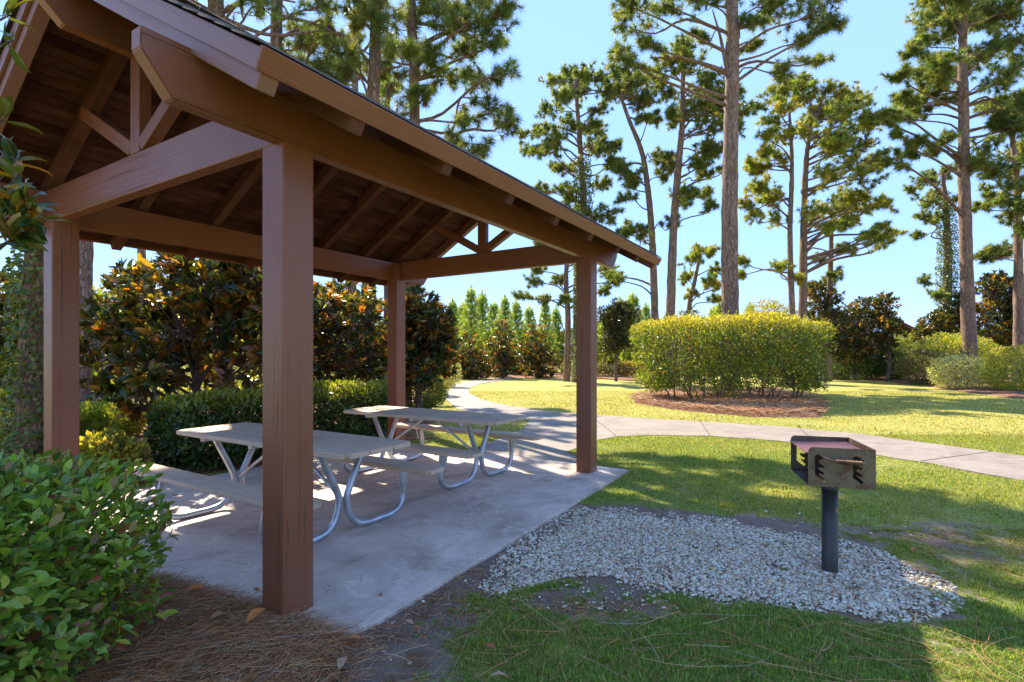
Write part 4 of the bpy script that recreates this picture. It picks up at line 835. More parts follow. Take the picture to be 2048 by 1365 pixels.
def magnolia(label, c, blobs, nw, ln=.16, seed=0, young=.2, tpl=LEAF_S, nparts=0, group='magnolia trees', flowers=(), k=8, name='magnolia_tree', H=None):
    """blobs: (x, y, z, r) world, whorls sit in their outer shells"""
    g = np.random.default_rng(seed + 300); cx, cy = c; root = empty(name, (cx, cy, GZ), label, 'tree', group)
    O = np.array([cx, cy, GZ]); B = np.array(blobs, float); wgt = B[:, 3] ** 2; idx = g.choice(len(B), nw, p=wgt / wgt.sum()); d = unit(g.normal(size=(nw, 3)) + [0, 0, .15]); r_ = B[idx, 3] * (1 - .5 * g.random(nw) ** 1.4)
    tips = B[idx, :3] + d * r_[:, None] * [1, 1, .85] - O; tips[:, 2] = np.maximum(tips[:, 2], .12); dirs = unit(d + [0, 0, .45] + g.normal(0, .25, (nw, 3)))
    acc = []; whorls(acc, tips, dirs, g, ln, k, tpl, young); P, D, Nn, l, w_, T = acc[0]
    rest = np.arange(len(P))
    if nparts:
        Wd = P + O; dist = np.linalg.norm(Wd - [0, 0, CAMZ], axis=1); sc = l / dist + (-(P * (Wd - [0, 0, CAMZ])).sum(1) / dist) * .004; px = 1024 + FPX * Wd[:, 0] / Wd[:, 1]; sc = np.where((px > 0) & (px < 2048), sc, -9); ix = np.argsort(-sc)[:nparts]; rest = np.setdiff1d(rest, ix)
        tp = [(c_, mesh_np('leaf', LEAF_S[0] * [.36, 1, .8] if tpl is LEAF_S else LEAF_L[0] * [.36, 1, .8], tpl[1], c_, smooth=True)) for c_ in [(.028, .055, .014), (.045, .08, .016), (.07, .10, .02), (.30, .22, .035), (.36, .17, .03), (.22, .09, .03)]]
        for i in ix:
            kk = int(np.argmin([abs(T[i] - np.array(q[0])).sum() for q in tp])); X_ = unit(np.cross(D[i], Nn[i])); Z_ = np.cross(X_, D[i])
            link('leaf', tp[kk][1], M['magnolia'], root, Matrix([[X_[j] * l[i], D[i][j] * l[i], Z_[j] * l[i], P[i][j]] for j in range(3)] + [[0, 0, 0, 1]]))
    V, F, TT = leaves(tpl, P[rest], D[rest], Nn[rest], l[rest], w_[rest], T[rest]); o = link('foliage', mesh_np('foliage', V, F, TT), M['magnolia'], root); o['kind'] = 'stuff'
    # trunk, limbs to blobs, twigs to whorls
    H = H or float(B[:, 2].max()) * .8; V, F = tube_np(spline([(0, 0, -.05), (g.normal(0, .05), g.normal(0, .05), H * .35), (g.normal(0, .12), g.normal(0, .12), H * .7), (0, 0, H)], 14), np.linspace(.035 + H * .02, .02, 14), 10); link('trunk', mesh_np('trunk', V, F, smooth=True), M['stem'], root)
    ac = Acc(); Bc = B[:, :3] - O; base = np.column_stack([np.zeros((len(B), 2)), np.clip(Bc[:, 2] * .55 - .1, .1, H * .9)]); ac.add(*prisms(base, Bc, .022 + .01 * B[:, 3], .012, 6))
    s = g.random((nw, 1)) * .5; src = Bc[idx] * (1 - s) + base[idx] * s * .3 + Bc[idx] * s * .7; ac.add(*prisms(src, tips, .009, .004, 4)); link('branches', ac.mesh('branches'), M['stem'], root)
    for fx, fy, fz, fr in flowers:
        fa = Acc(); q = 9; a = np.arange(q) / q * 6.28 * 2; Dd = np.column_stack([np.cos(a), np.sin(a), np.full(q, .5 + .0)]); V, F, TT = leaves(LEAF_L, np.tile(np.array([fx, fy, fz]) - O, (q, 1)), Dd, np.tile([0, 0, 1.], (q, 1)), fr, fr * .6, np.tile((.78, .74, .62), (q, 1))); fa.add(V, F, TT); link('flower', fa.mesh('flower'), M['petal'], root)
    return root
def blb(px, py, rpx, Yd): p = at(px, py, Yd); return (p[0], p[1], p[2], rpx / FPX * Yd)
def bset(lst, Yd, jy=.6, seed=1):
    g = np.random.default_rng(seed); return [blb(px, py, r_, Yd + g.uniform(-jy, jy)) for px, py, r_ in lst]
magnolia('large magnolia with orange lit leaves seen between left post and front post', (at(395, 800, 8.3)[0], 8.3), bset([(310, 600, 75), (270, 560, 45), (400, 570, 70), (480, 560, 75), (360, 660, 85), (250, 660, 60), (210, 690, 50), (460, 650, 90), (540, 620, 80), (300, 740, 65), (400, 720, 70), (500, 720, 80), (290, 810, 40), (205, 640, 45), (560, 700, 60), (440, 540, 50), (350, 545, 45), (500, 560, 50), (230, 780, 35), (190, 740, 35), (320, 680, 60)], 8.3, .7), 900, .20, seed=1, young=.42, nparts=150, tpl=LEAF_L, k=8)
magnolia('broad magnolia hedge tree behind the front post and farther table', (at(690, 800, 11)[0], 11), bset([(640, 620, 70), (700, 610, 60), (740, 640, 60), (660, 690, 80), (740, 720, 70), (600, 700, 80), (640, 750, 50), (700, 770, 50), (560, 620, 60), (580, 760, 60)], 11, .8), 1000, .18, seed=2, young=.4, nparts=60, k=8, flowers=[(*at(671, 633, 10.2), .13), (*at(716, 615, 10.3), .13)])
magnolia('magnolia tree right of the far left post with a pale flower', (at(840, 770, 13)[0], 13), bset([(840, 620, 45), (820, 660, 50), (870, 640, 40), (850, 690, 50), (800, 700, 50), (885, 680, 32), (830, 590, 18), (870, 720, 35), (820, 740, 40), (850, 750, 36), (890, 730, 26), (800, 660, 36)], 13, .6), 1250, .18, seed=3, young=.36, k=8, flowers=[(*at(846, 645, 12.2), .12)])
for i, (px, r_, top, lb) in enumerate([(938, 38, 665, 'small conical magnolia leftmost in the row before the young pines'), (1005, 40, 645, 'small conical magnolia in the middle of the row before the young pines'), (1072, 42, 650, 'small conical magnolia rightmost in the row before the young pines'), (905, 30, 650, 'narrow small magnolia at the left end of the row, beside the bigger magnolia')]):
    Yd = 33 + i * .4; magnolia(lb, (at(px, 700, Yd)[0], Yd), bset([(px, top + 12, r_ * .45), (px, top + 40, r_ * .8), (px - 8, top + 65, r_), (px + 8, top + 75, r_), (px, 735, r_ * .8)], Yd, .3, i), 420, .24, seed=10 + i, young=.35, k=7, tpl=LEAF_Q)
magnolia('dark magnolia behind the right end of the clipped hedge', (at(1650, 700, 30)[0], 30), bset([(1650, 600, 32), (1640, 640, 38), (1670, 650, 35), (1650, 690, 38), (1630, 580, 20), (1680, 690, 30)], 30, .8), 800, .24, seed=20, young=.15, k=7, tpl=LEAF_Q)
magnolia('round topped magnolia in the group behind the round shrubs', (at(1710, 700, 31)[0], 31), bset([(1700, 640, 35), (1730, 620, 30), (1710, 670, 40), (1740, 690, 35), (1700, 700, 35)], 31, .8), 750, .24, seed=21, young=.2, k=7, tpl=LEAF_Q)
magnolia('bare topped magnolia poking above the brown slanting roof edge', (at(1775, 700, 30)[0], 30), bset([(1770, 605, 22), (1765, 640, 28), (1785, 660, 26), (1760, 690, 30)], 30, .5), 420, .24, seed=22, young=.2, k=7, tpl=LEAF_Q)
magnolia('big magnolia with rusty leaves at the right edge behind the mounded shrubs', (at(2010, 720, 31)[0], 31), bset([(1985, 580, 30), (2030, 590, 45), (1960, 620, 22), (2000, 640, 45), (1975, 680, 35), (2040, 680, 45), (1990, 560, 20), (2060, 620, 50)], 31, .9), 1500, .26, seed=23, young=.4, k=8, tpl=LEAF_Q)
magnolia('magnolia between the ivy covered pine and the right hand pine', (at(1900, 700, 33)[0], 33), bset([(1870, 650, 30), (1900, 640, 30), (1850, 670, 22), (1920, 600, 18)], 33, .8), 600, .24, seed=24, young=.15, k=7, tpl=LEAF_Q)
magnolia('sunlit magnolia far left behind the ivy trunk', (at(20, 700, 11)[0], 11), bset([(15, 600, 60), (60, 640, 50), (-20, 680, 70), (130, 600, 40), (170, 640, 50)], 11, .8), 420, .2, seed=25, young=.5, k=8)

# magnolia bough in the near left corner
def bough():
    g = np.random.default_rng(90); Yd = 2.45; root = empty('magnolia_bough', (at(-60, 300, Yd)[0], Yd, GZ), 'near magnolia bough with large glossy leaves reaching in at the left edge', 'tree'); O = np.array(root.location)
    tw = [((-60, 400), (35, 320), 8), ((-60, 450), (55, 420), 8), ((-60, 500), (20, 480), 9), ((-60, 40), (20, 30), 5), ((-60, 90), (30, 80), 5), ((-80, 330), (10, 230), 4), ((-60, 420), (10, 300), 7), ((-60, 430), (40, 345), 10), ((-60, 470), (20, 395), 10), ((-40, 480), (60, 400), 9), ((-60, 520), (45, 460), 12), ((-40, 500), (80, 440), 9), ((-60, 560), (0, 450), 10), ((-60, 470), (5, 370), 9)]
    cols = [(.035, .075, .015), (.055, .10, .02), (.09, .14, .025), (.45, .27, .02), (.40, .17, .02), (.10, .14, .03)]; tp = [mesh_np('leaf', LEAF_L[0] * [.40, 1, .9], LEAF_L[1], c, smooth=True) for c in cols]
    ac = Acc()
    for k, (a, b_, n) in enumerate(tw):
        ya = Yd + g.normal(0, .12); p0 = at(*a, Yd) - O; p1 = at(*b_, ya) - O; mid = (p0 + p1) / 2 + [0, 0, -.03]; V, F = tube_np(spline([p0, mid, p1], 8), np.linspace(.007, .004, 8), 6); ac.add(V, F)
        d0 = unit(p1 - mid)
        for i in range(n):
            rr = unit(g.normal(size=3)); D = unit(d0 * .35 + rr * .9 + np.array([.18, -.1, -.15 if k > 4 else .1])); Nn = unit(np.array([0, -.5, .9]) + g.normal(0, .4, 3)); X_ = unit(np.cross(D, Nn)); Z_ = np.cross(X_, D); l = .145 * g.uniform(.7, 1.1); P = p1 - d0 * g.random() * .05
            ci = g.choice(6, p=[.3, .25, .17, .12, .06, .10]); link('leaf', tp[ci], M['magnolia'], root, Matrix([[X_[j] * l, D[j] * l, Z_[j] * l, P[j]] for j in range(3)] + [[0, 0, 0, 1]]))
    link('twigs', ac.mesh('twigs', True), M['stem'], root)['kind'] = 'stuff'
    # trunk of the tree the bough belongs to, out of frame on the left
    V, F = tube_np(spline([(-.9, .3, 0), (-.85, .25, 1.2), (-.5, .1, 2.0), (-.05, 0, 2.4), at(-60, 420, Yd) - O], 16), np.linspace(.06, .012, 16), 8); link('trunk', mesh_np('trunk', V, F, smooth=True), M['stem'], root)
    for px, py in ((57, 412), (79, 420)):
        bm = bmesh.new(); bmesh.ops.create_icosphere(bm, subdivisions=3, radius=.013)
        for v in bm.verts: v.co *= 1 + .15 * math.sin(v.co.z * 900) * math.cos(math.atan2(v.co.y, v.co.x) * 8); v.co.z *= 1.5
        me = finish(bm, 'seed_cone', True); a_ = me.color_attributes.new('tint', 'FLOAT_COLOR', 'POINT'); a_.data.foreach_set('color', np.tile([.35, .27, .05, 1], len(me.vertices)).astype(np.float32)); q = at(px, py, Yd - .05) - O; link('seed_cone', me, M['petal'], root, Matrix.Translation(q))
bough()

# ------------------------------------------------------------------ pines
def tufts(acc, P, D, g, ln=.26, k=20, wd=.014, cols='pine'):
    n = len(P); m_ = n * k; d0 = np.repeat(D, k, 0); dd = unit(d0 * .55 + unit(g.normal(size=(m_, 3))) * .9 + [0, 0, -.08]); p = np.repeat(P, k, 0) - d0 * (g.random((m_, 1)) * ln * .5); l = ln * (.65 + .5 * g.random((m_, 1)))
    s = unit(np.cross(dd, unit(g.normal(size=(m_, 3))))) * wd / 2; e = p + dd * l + [0, 0, -.18] * l * g.random((m_, 1)); V = np.stack([p - s, p + s, e], 1).reshape(-1, 3); F = np.arange(m_ * 3).reshape(-1, 3)
    base = pal(n, PINEC[cols], [4, 3, 2, 1.5], .22, g); T = np.repeat(base, k * 3, 0); acc.add(V, F, T)
PINEC = {'pine': [(.155, .21, .045), (.22, .28, .055), (.10, .145, .035), (.33, .34, .10)], 'sunny': [(.25, .31, .05), (.34, .38, .06), (.15, .20, .04), (.44, .38, .07)], 'young': [(.32, .44, .06), (.44, .54, .08), (.18, .28, .04), (.5, .55, .12)]}
def pine(label, Yd, trunk, r0, r1, clusters, seed, ln=.26, k=30, wd=.034, cols='pine', name='pine_tree', group='tall pines', ivy=None, dj=1.6, limbs=(), dens=1.0, brown=(), back=0, droop=0):
    g = np.random.default_rng(seed + 500); base = at(trunk[0][0], trunk[0][1], Yd); bx = base[0]; root = empty(name, (bx, Yd, GZ), label, 'tree', group); O = np.array([bx, Yd, GZ])
    T = [np.array([0, 0, -.1])] + [at(px, py, Yd) - O for px, py in trunk if at(px, py, Yd)[2] > .5]; sp = spline(T, 60); n = len(sp); V, F = tube_np(sp, np.linspace(r0, r1, n) * (1 + .25 * np.exp(-np.arange(n) / 2.)), 18)
    V = V + unit(V - np.repeat(sp, 18, 0)) * g.normal(0, .012, (len(V), 1)) * (r0 / .3); link('trunk', mesh_np('trunk', V, F, smooth=True), M['bark'], root)
    allC = [(px, py, r_, Yd + g.uniform(-dj, dj)) for px, py, r_ in clusters]
    for i in range(back): px, py, r_ = clusters[g.integers(len(clusters))]; allC.append((px + g.normal(0, 15), py + g.normal(0, 15), r_, Yd + abs(g.normal(dj * 1.2, .6))))
    na = Acc(); TP0, TP1, tipP, tipD, TR = [], [], [], [], []; zt = sp[:, 2]
    for px, py, r_, yy in allC:
        C = at(px, py, yy) - O; R_ = max(.42, 1.1 * r_ / FPX * yy); hd = np.hypot(C[0], C[1]); za = C[2] - hd * g.uniform(.12, .5) - .2 + droop * hd; i = int(np.argmin(abs(zt - min(max(za, zt[-1] * .25), zt[-1] * .985)))); Bp = sp[i]
        m1 = Bp * .62 + C * .38 + [0, 0, g.uniform(-.05, .25)] + g.normal(0, .18, 3); m2 = Bp * .25 + C * .75 + g.normal(0, .16, 3); L = np.linalg.norm(C - Bp); rb = min(.02 + .012 * L, r0 * .45)
        P_ = spline([Bp, m1, m2, C], 10); V, F = tube_np(P_, np.linspace(rb, .014, 10), 7); link('branch', mesh_np('branch', V, F, smooth=True), M['limb'], root)
        ns = max(6, int(17 * R_ * dens + 2)); dS = unit(g.normal(size=(ns, 3)) * [1, 1, .75] + unit(C - Bp) * .35 + [0, 0, .25]); si = g.integers(5, 10, ns); st = P_[si]; en = (C * .45 + P_[np.clip(si + 1, 0, 9)] * .55) + dS * R_ * g.uniform(.3, 1.3, (ns, 1)) * [1, 1, .75]; TP0.append(st); TP1.append(en); TR.append(np.full(ns, .013))
        nt_ = 4; st2 = np.repeat(st, nt_, 0); en2 = np.repeat(en, nt_, 0); s = g.uniform(.35, 1, (len(st2), 1)); q0 = st2 * (1 - s) + en2 * s; dd = unit(unit(en2 - st2) * .6 + g.normal(0, .6, (len(st2), 3)) + [0, 0, .45]); q1 = q0 + dd * g.uniform(.12, .42, (len(q0), 1)) * min(1.3, max(.5, R_ * 1.4)); TP0.append(q0); TP1.append(q1); TR.append(np.full(len(q0), .008))
        tipP.append(q1); tipD.append(dd); tipP.append(en); tipD.append(dS)
    # short dead twigs on limbs
    for px0, py0, px1, py1 in limbs:
        A_ = at(px0, py0, Yd) - O; B_ = at(px1, py1, Yd - .3) - O; m_ = (A_ + B_) / 2 + [0, 0, g.uniform(-.3, .3)]; V, F = tube_np(spline([A_, m_, B_], 12), np.linspace(r0 * .3, .02, 12), 7); link('branch', mesh_np('branch', V, F, smooth=True), M['limb'], root)
    V, F = prisms(np.vstack(TP0), np.vstack(TP1), np.concatenate(TR), .005, 4); tw = Acc(); tw.add(V, F); link('twigs', tw.mesh('twigs'), M['limb'], root)['kind'] = 'stuff'
    tufts(na, np.vstack(tipP), unit(np.vstack(tipD)), g, ln, k, wd, cols); link('needles', na.mesh('needles'), M['needle'], root)['kind'] = 'stuff'
    if ivy:
        z_lo, z_hi, thick, nn, bright = ivy; m_ = nn; zi = g.uniform(z_lo, z_hi, m_); idx = np.clip(np.searchsorted(zt, zi), 0, n - 1); a = g.random(m_) * 6.28; lum = .6 + .8 * fbm(a * 1.2, zi * 1.3, seed); rr = (np.interp(idx, [0, n], [r0, r1]) + thick * lum * g.random(m_) ** .6)
        P = sp[idx] + np.column_stack([np.cos(a) * rr, np.sin(a) * rr, np.zeros(m_)]); P[:, 2] = zi; out = np.column_stack([np.cos(a), np.sin(a), np.full(m_, .3)]); D = unit(out * .5 + g.normal(0, .5, (m_, 3)) + [0, 0, -.5]); Tn = pal(m_, *PALS[bright], .2, g); l = (.062 if Yd < 8 else .10) * (.6 + .7 * g.random(m_)); V, F, TT = leaves(LEAF_Q, P, D, unit(out + g.normal(0, .4, (m_, 3))), l, l * .8, Tn); link('ivy', mesh_np('ivy', V, F, TT), M['ivy'], root)['kind'] = 'stuff'
    return root
pine('tallest pine with a thick straight trunk rising behind the clipped hedge', 21, [(1461, 790), (1459, 500), (1461, 300), (1465, 120), (1463, -40), (1470, -220)], .34, .19,
     [(1245, 50, 34), (1240, 105, 28), (1262, 15, 30), (1285, 85, 22), (1258, 130, 18), (1555, 15, 38), (1635, 15, 42), (1670, 55, 24), (1612, 85, 24), (1560, 150, 24), (1530, 20, 34), (1400, 5, 32), (1355, -10, 36), (1325, 15, 22), (1655, -25, 50), (1480, -50, 55), (1400, -70, 55), (1550, -70, 60), (1500, -150, 70), (1430, -160, 60), (1395, 70, 16), (1510, 50, 18), (1660, 110, 16), (1500, 90, 14)], 1, ln=.30, k=38, wd=.024, dj=1.2, limbs=[(1455, 145, 1300, 115), (1460, 175, 1425, 20), (1463, 60, 1560, 30)], dens=.9)
pine('slightly leaning pine left of the tallest pine, with a broad crown', 26, [(1340, 700), (1345, 500), (1357, 330), (1365, 240), (1366, 110)], .27, .09,
     [(1360, 105, 28), (1335, 125, 26), (1390, 135, 28), (1420, 170, 28), (1440, 220, 28), (1475, 250, 24), (1492, 225, 18), (1420, 260, 28), (1395, 210, 26), (1330, 185, 26), (1400, 330, 20), (1425, 290, 22), (1375, 390, 22), (1412, 350, 16), (1468, 235, 18), (1342, 230, 16), (1420, 415, 14), (1330, 320, 16), (1440, 300, 16), (1460, 330, 14)], 2, back=14)
pine('thin pine curving up to the left beside the leaning pine', 27, [(1312, 700), (1305, 500), (1298, 400), (1285, 310), (1258, 240), (1240, 190)], .22, .07,
     [(1230, 150, 26), (1262, 165, 26), (1242, 190, 22), (1290, 200, 26), (1290, 240, 18), (1312, 165, 20), (1320, 320, 18), (1335, 350, 13), (1262, 355, 20), (1240, 335, 14), (1250, 400, 16), (1245, 470, 16), (1280, 465, 18), (1232, 555, 10), (1350, 440, 12)], 3, back=8)
pine('round crowned pine with ivy up its trunk, above the shelter eave', 28, [(1166, 745), (1167, 430), (1162, 320), (1155, 220), (1150, 155)], .25, .07,
     [(1115, 160, 22), (1140, 150, 20), (1170, 155, 24), (1200, 165, 24), (1215, 190, 20), (1130, 200, 26), (1100, 220, 24), (1085, 262, 18), (1110, 280, 28), (1065, 300, 20), (1045, 275, 12), (1080, 312, 22), (1200, 220, 20), (1180, 258, 24), (1232, 290, 18), (1200, 300, 22), (1225, 330, 18), (1100, 420, 14), (1130, 380, 18), (1200, 370, 18), (1192, 430, 22), (1225, 430, 18), (1120, 335, 10), (1140, 250, 22), (1080, 380, 10)], 4, back=12, ivy=(.2, 12, .35, 9000, 'mid'))
pine('broad sunlit yellow green pine between the tallest pine and the right one', 28, [(1605, 700), (1607, 500), (1612, 330), (1625, 230)], .29, .08,
     [(1600, 165, 22), (1650, 185, 26), (1690, 185, 20), (1720, 205, 24), (1740, 250, 20), (1700, 230, 28), (1640, 220, 28), (1610, 260, 26), (1680, 280, 28), (1730, 300, 24), (1762, 325, 20), (1700, 330, 28), (1740, 360, 24), (1770, 410, 18), (1730, 400, 26), (1690, 400, 26), (1650, 350, 28), (1660, 300, 24), (1770, 470, 14), (1740, 470, 18), (1690, 455, 20), (1640, 420, 26), (1700, 500, 12), (1655, 460, 18)], 5, cols='sunny', back=18)
pine('slender yellow green pine just left of the broad sunlit pine', 27.5, [(1587, 700), (1580, 480), (1584, 330), (1578, 210)], .2, .06,
     [(1570, 185, 18), (1555, 215, 24), (1592, 210, 18), (1540, 240, 20), (1530, 270, 18), (1560, 280, 24), (1520, 300, 20), (1550, 330, 24), (1500, 332, 18), (1520, 370, 20), (1484, 400, 14), (1540, 400, 18), (1510, 430, 20), (1560, 440, 18), (1560, 540, 18), (1590, 560, 12), (1482, 520, 12)], 6, cols='sunny', back=8)
pine('tall pine at the right with long layered limbs above the mulch bank', 27, [(1941, 760), (1932, 500), (1928, 350), (1927, 200), (1925, 100), (1932, -60)], .31, .15,
     [(1870, 40, 34), (1850, 90, 28), (1900, 60, 34), (1920, 10, 42), (1970, 40, 42), (2020, 30, 42), (2030, 90, 38), (1980, 110, 36), (1830, 110, 22), (1802, 150, 18), (1835, 150, 22), (1870, 160, 26), (1805, 195, 17), (1900, 200, 16), (1770, 225, 16), (1797, 235, 16), (1742, 225, 13), (1850, 190, 18), (2000, 170, 36), (2045, 200, 30), (1800, 270, 15), (1842, 282, 15), (1870, 302, 18), (1820, 312, 16), (1772, 312, 14), (1900, 270, 12), (2005, 260, 24), (2045, 250, 26), (1900, 120, 26), (2090, 120, 50), (2090, 220, 40), (2080, -10, 60), (1960, -40, 60), (1880, -20, 40)], 7, ln=.32, k=40, wd=.030, dj=1.9, back=14)
pine('pine behind the right edge with a thinner trunk, farthest right', 27, [(2037, 700), (2036, 450), (2030, 330), (2020, 240)], .26, .09,
     [(1980, 290, 22), (2000, 232, 20), (2040, 300, 26), (1960, 330, 22), (1990, 350, 26), (2040, 380, 28), (2000, 410, 22), (1975, 380, 18), (2020, 440, 18), (2046, 460, 18), (1990, 500, 18), (1960, 520, 12), (2062, 340, 36), (1960, 410, 16), (2060, 420, 28)], 8, back=10)
pine('ivy clad pine column left of the tall right hand pine', 34, [(1893, 740), (1895, 520), (1892, 420), (1885, 345)], .34, .1,
     [(1850, 360, 18), (1830, 380, 15), (1870, 350, 20), (1900, 345, 16), (1860, 410, 18), (1840, 440, 16), (1880, 440, 13), (1835, 470, 12), (1872, 390, 18), (1912, 400, 13), (1845, 565, 14), (1870, 590, 16)], 9, ivy=(.2, 11.5, .38, 9000, 'mid'))
pine('near pine above the roof with a big needle crown, left hand trunk', 13, [(733, 760), (737, 600), (745, 250), (750, 100), (754, -80)], .19, .13,
     [(800, 60, 48), (800, 110, 32), (762, 40, 38), (850, 110, 40), (720, 50, 28), (690, 112, 22), (640, 122, 26), (662, 60, 18), (700, 15, 28), (760, 150, 16), (682, 150, 15), (600, 92, 22), (840, 20, 40), (720, -40, 60), (800, -60, 60)], 10, ln=.24, k=50, wd=.013, dj=.8, dens=.85)
pine('near pine above the roof with drooping cone bearing limbs, right hand trunk', 13.6, [(812, 760), (826, 400), (829, 240), (826, 100), (818, -80)], .16, .11,
     [(900, 60, 52), (960, 50, 56), (1000, 82, 36), (1000, 30, 42), (940, 112, 38), (880, 160, 36), (842, 190, 22), (960, 170, 30), (1010, 160, 22), (1025, 230, 16), (982, 222, 20), (930, 240, 22), (960, 290, 16), (900, 290, 12), (870, 20, 46), (950, 0, 46), (1000, -30, 50), (900, -60, 60), (870, 130, 30)], 11, ln=.24, k=50, wd=.013, dj=.9, dens=.85, droop=.15)
pine('pine added farther back to shade the path, crown just over the roof edge', 21, [(700, 760), (704, 500), (708, 300), (712, 60)], .22, .1, [(700, 150, 24), (740, 230, 24), (800, 262, 22), (845, 290, 18), (650, 80, 28), (600, 150, 30), (560, 100, 30), (780, 180, 22), (620, 220, 30), (700, 90, 24), (680, 260, 30), (760, 320, 26), (640, 300, 30), (800, 350, 26), (720, 380, 24), (560, 220, 30)], 22, back=6)  # added so that its crown throws shade on the path
pine('thin pine trunk between the two near pines above the roof', 14.5, [(772, 760), (773, 600), (775, 250), (778, 120)], .1, .05, [(770, 110, 20), (800, 160, 18), (740, 200, 14), (790, 230, 12)], 12, ln=.22, k=26, wd=.01)
pine('pine trunk at the top left with an orange limb reaching right', 12, [(445, 800), (438, 120), (432, 20), (428, -120)], .19, .15, [(480, 0, 18), (380, 5, 24), (400, -40, 30), (530, 20, 12), (640, 15, 18), (350, 0, 18)], 13, ln=.22, k=40, wd=.010, limbs=[(440, 35, 640, 62), (436, 30, 590, 5)], dj=.6)
pine('pine trunk at the top left standing right of the orange limbed one', 13, [(545, 800), (551, 200), (553, 60), (558, -120)], .155, .12, [(600, 50, 16), (620, 90, 18), (640, 150, 20), (590, -20, 30), (660, 100, 16), (520, -30, 26)], 14, ln=.22, k=40, wd=.010, limbs=[(555, 30, 740, 110), (553, 80, 640, 40)], dj=.6)
pine('bare vine draped trunk right of the left post', 10.5, [(160, 790), (166, 680), (168, 500), (172, 200), (175, -100)], .17, .13, [(150, -60, 80), (230, -100, 80)], 15, ivy=(5.5, 8, .2, 1200, 'lime'), ln=.22)
pine('distant bare pine trunk above the left magnolia', 17, [(283, 700), (283, 540), (285, 300), (285, 100)], .14, .1, [(285, 60, 60), (240, 120, 50), (330, 130, 50)], 16, ln=.24)
pine('far thin pine with sparse layered limbs left of the far right post', 30, [(1133, 748), (1136, 640), (1132, 560), (1138, 480), (1140, 420)], .19, .08, [(1080, 540, 17), (1060, 562, 14), (1110, 560, 15), (1040, 590, 10), (1085, 602, 12), (1215, 540, 16), (1232, 562, 10), (1100, 482, 18), (1070, 482, 12), (1130, 602, 10), (1180, 520, 12), (1095, 505, 12), (1210, 510, 14), (1215, 580, 12)], 17)
pine('thinner far pine trunk close beside the sparse layered one', 29, [(1148, 752), (1150, 650), (1151, 520), (1152, 400)], .13, .07, [(1160, 420, 16), (1140, 400, 16)], 18)
pine('short ivy clad pine behind the left half of the clipped hedge', 32, [(1378, 740), (1378, 620), (1390, 560), (1402, 500)], .2, .08, [(1400, 500, 19), (1380, 522, 19), (1422, 507, 16), (1436, 542, 15), (1372, 560, 17), (1410, 570, 19), (1440, 572, 12), (1385, 592, 13), (1428, 600, 10)], 19, ivy=(.2, 4.2, .45, 5000, 'mid'), cols='sunny')
pine('far pine trunk seen between the sunlit pines and the dark magnolia', 30, [(1658, 740), (1660, 560), (1662, 500), (1663, 440)], .2, .09, [(1625, 580, 15), (1650, 562, 12), (1672, 545, 13), (1680, 500, 14), (1640, 520, 12), (1630, 600, 10)], 20)
# big ivy trunk, near left
pine('thick ivy covered trunk at the left, behind the near magnolia bough', 6.6, [(62, 905), (66, 800), (72, 640), (85, 450), (95, 200), (100, -100)], .17, .13, [(120, -140, 80), (40, -160, 80)], 21, ivy=(.1, 5.5, .12, 6000, 'mid'), ln=.22, name='ivy_trunk', dj=.3)

# young pines far behind
def young_mesh(seed):
    g = np.random.default_rng(seed); H = 6.0; na = Acc(); P0, P1, tP, tD = [], [], [], []
    for z in np.arange(.6, H - .2, .42):
        r_ = (1 - z / H) * 1.35 + .18; k = g.integers(5, 8); a = g.random() * 6 + np.arange(k) / k * 6.28 + g.normal(0, .2, k)
        p0 = np.column_stack([np.zeros((k, 2)), np.full(k, z)]); e = np.column_stack([np.cos(a) * r_, np.sin(a) * r_, z + r_ * .55 + g.random(k) * .2]); P0.append(p0); P1.append(e)
        for s in (.35, .6, .8, 1.0): q = p0 * (1 - s) + e * s; tP.append(q + g.normal(0, .06, q.shape)); tD.append(unit((e - p0) * .5 + [0, 0, 1.0] + g.normal(0, .2, q.shape)))
        tP.append(e + [0, 0, .2]); tD.append(np.tile([0, 0, 1.], (k, 1)))
    zt = np.arange(H * .55, H + .5, .1); tP.append(np.column_stack([np.zeros((len(zt), 2)), zt])); tD.append(np.tile([0, 0, 1.], (len(zt), 1)))
    tufts(na, np.vstack(tP), unit(np.vstack(tD)), g, .30, 18, .04, 'young'); nm = na.mesh('needles'); nm.materials.append(M['needle'])
    ac = Acc(); ac.add(*prisms(np.vstack(P0), np.vstack(P1), .022, .008, 4)); bmn = ac.mesh('branches'); bmn.materials.append(M['limb'])
    V, F = tube_np([(0, 0, -.1), (0, 0, H / 2), (0, 0, H + .1)], [.08, .05, .012], 8); tm = mesh_np('trunk', V, F, smooth=True); tm.materials.append(M['limb']); return tm, bmn, nm
YM = [young_mesh(i) for i in (1, 2, 3)]
yp = [(885, 625), (905, 596), (926, 604), (942, 572), (964, 580), (988, 602), (1010, 590), (1032, 598), (1058, 612), (1090, 598), (1112, 612), (1180, 606), (1221, 610), (1240, 592), (1265, 584), (1292, 606), (1336, 618), (1428, 612), (1500, 604), (1522, 625), (858, 610), (835, 600), (1440, 600), (1210, 625), (790, 600), (740, 570), (700, 575)]
for i, (px, py) in enumerate(yp):
    Yd = 38 + (i * 37 % 11) * .9; p = at(px, py, Yd); h = p[2] - GZ; s = h / 6.4
    root = empty('young_pine', (p[0], Yd, GZ), 'young bright green pine with candle tips in the row behind the far bed', 'tree', 'young pines behind the far bed'); wf = .9 + .25 * (i % 3) / 2
    root.scale = (s * wf, s * wf, s); root.rotation_euler = (0, 0, i * 1.3); tm, bmn, nm = YM[i % 3]
    link('trunk', tm, None, root); link('branches', bmn, None, root); link('needles', nm, None, root)
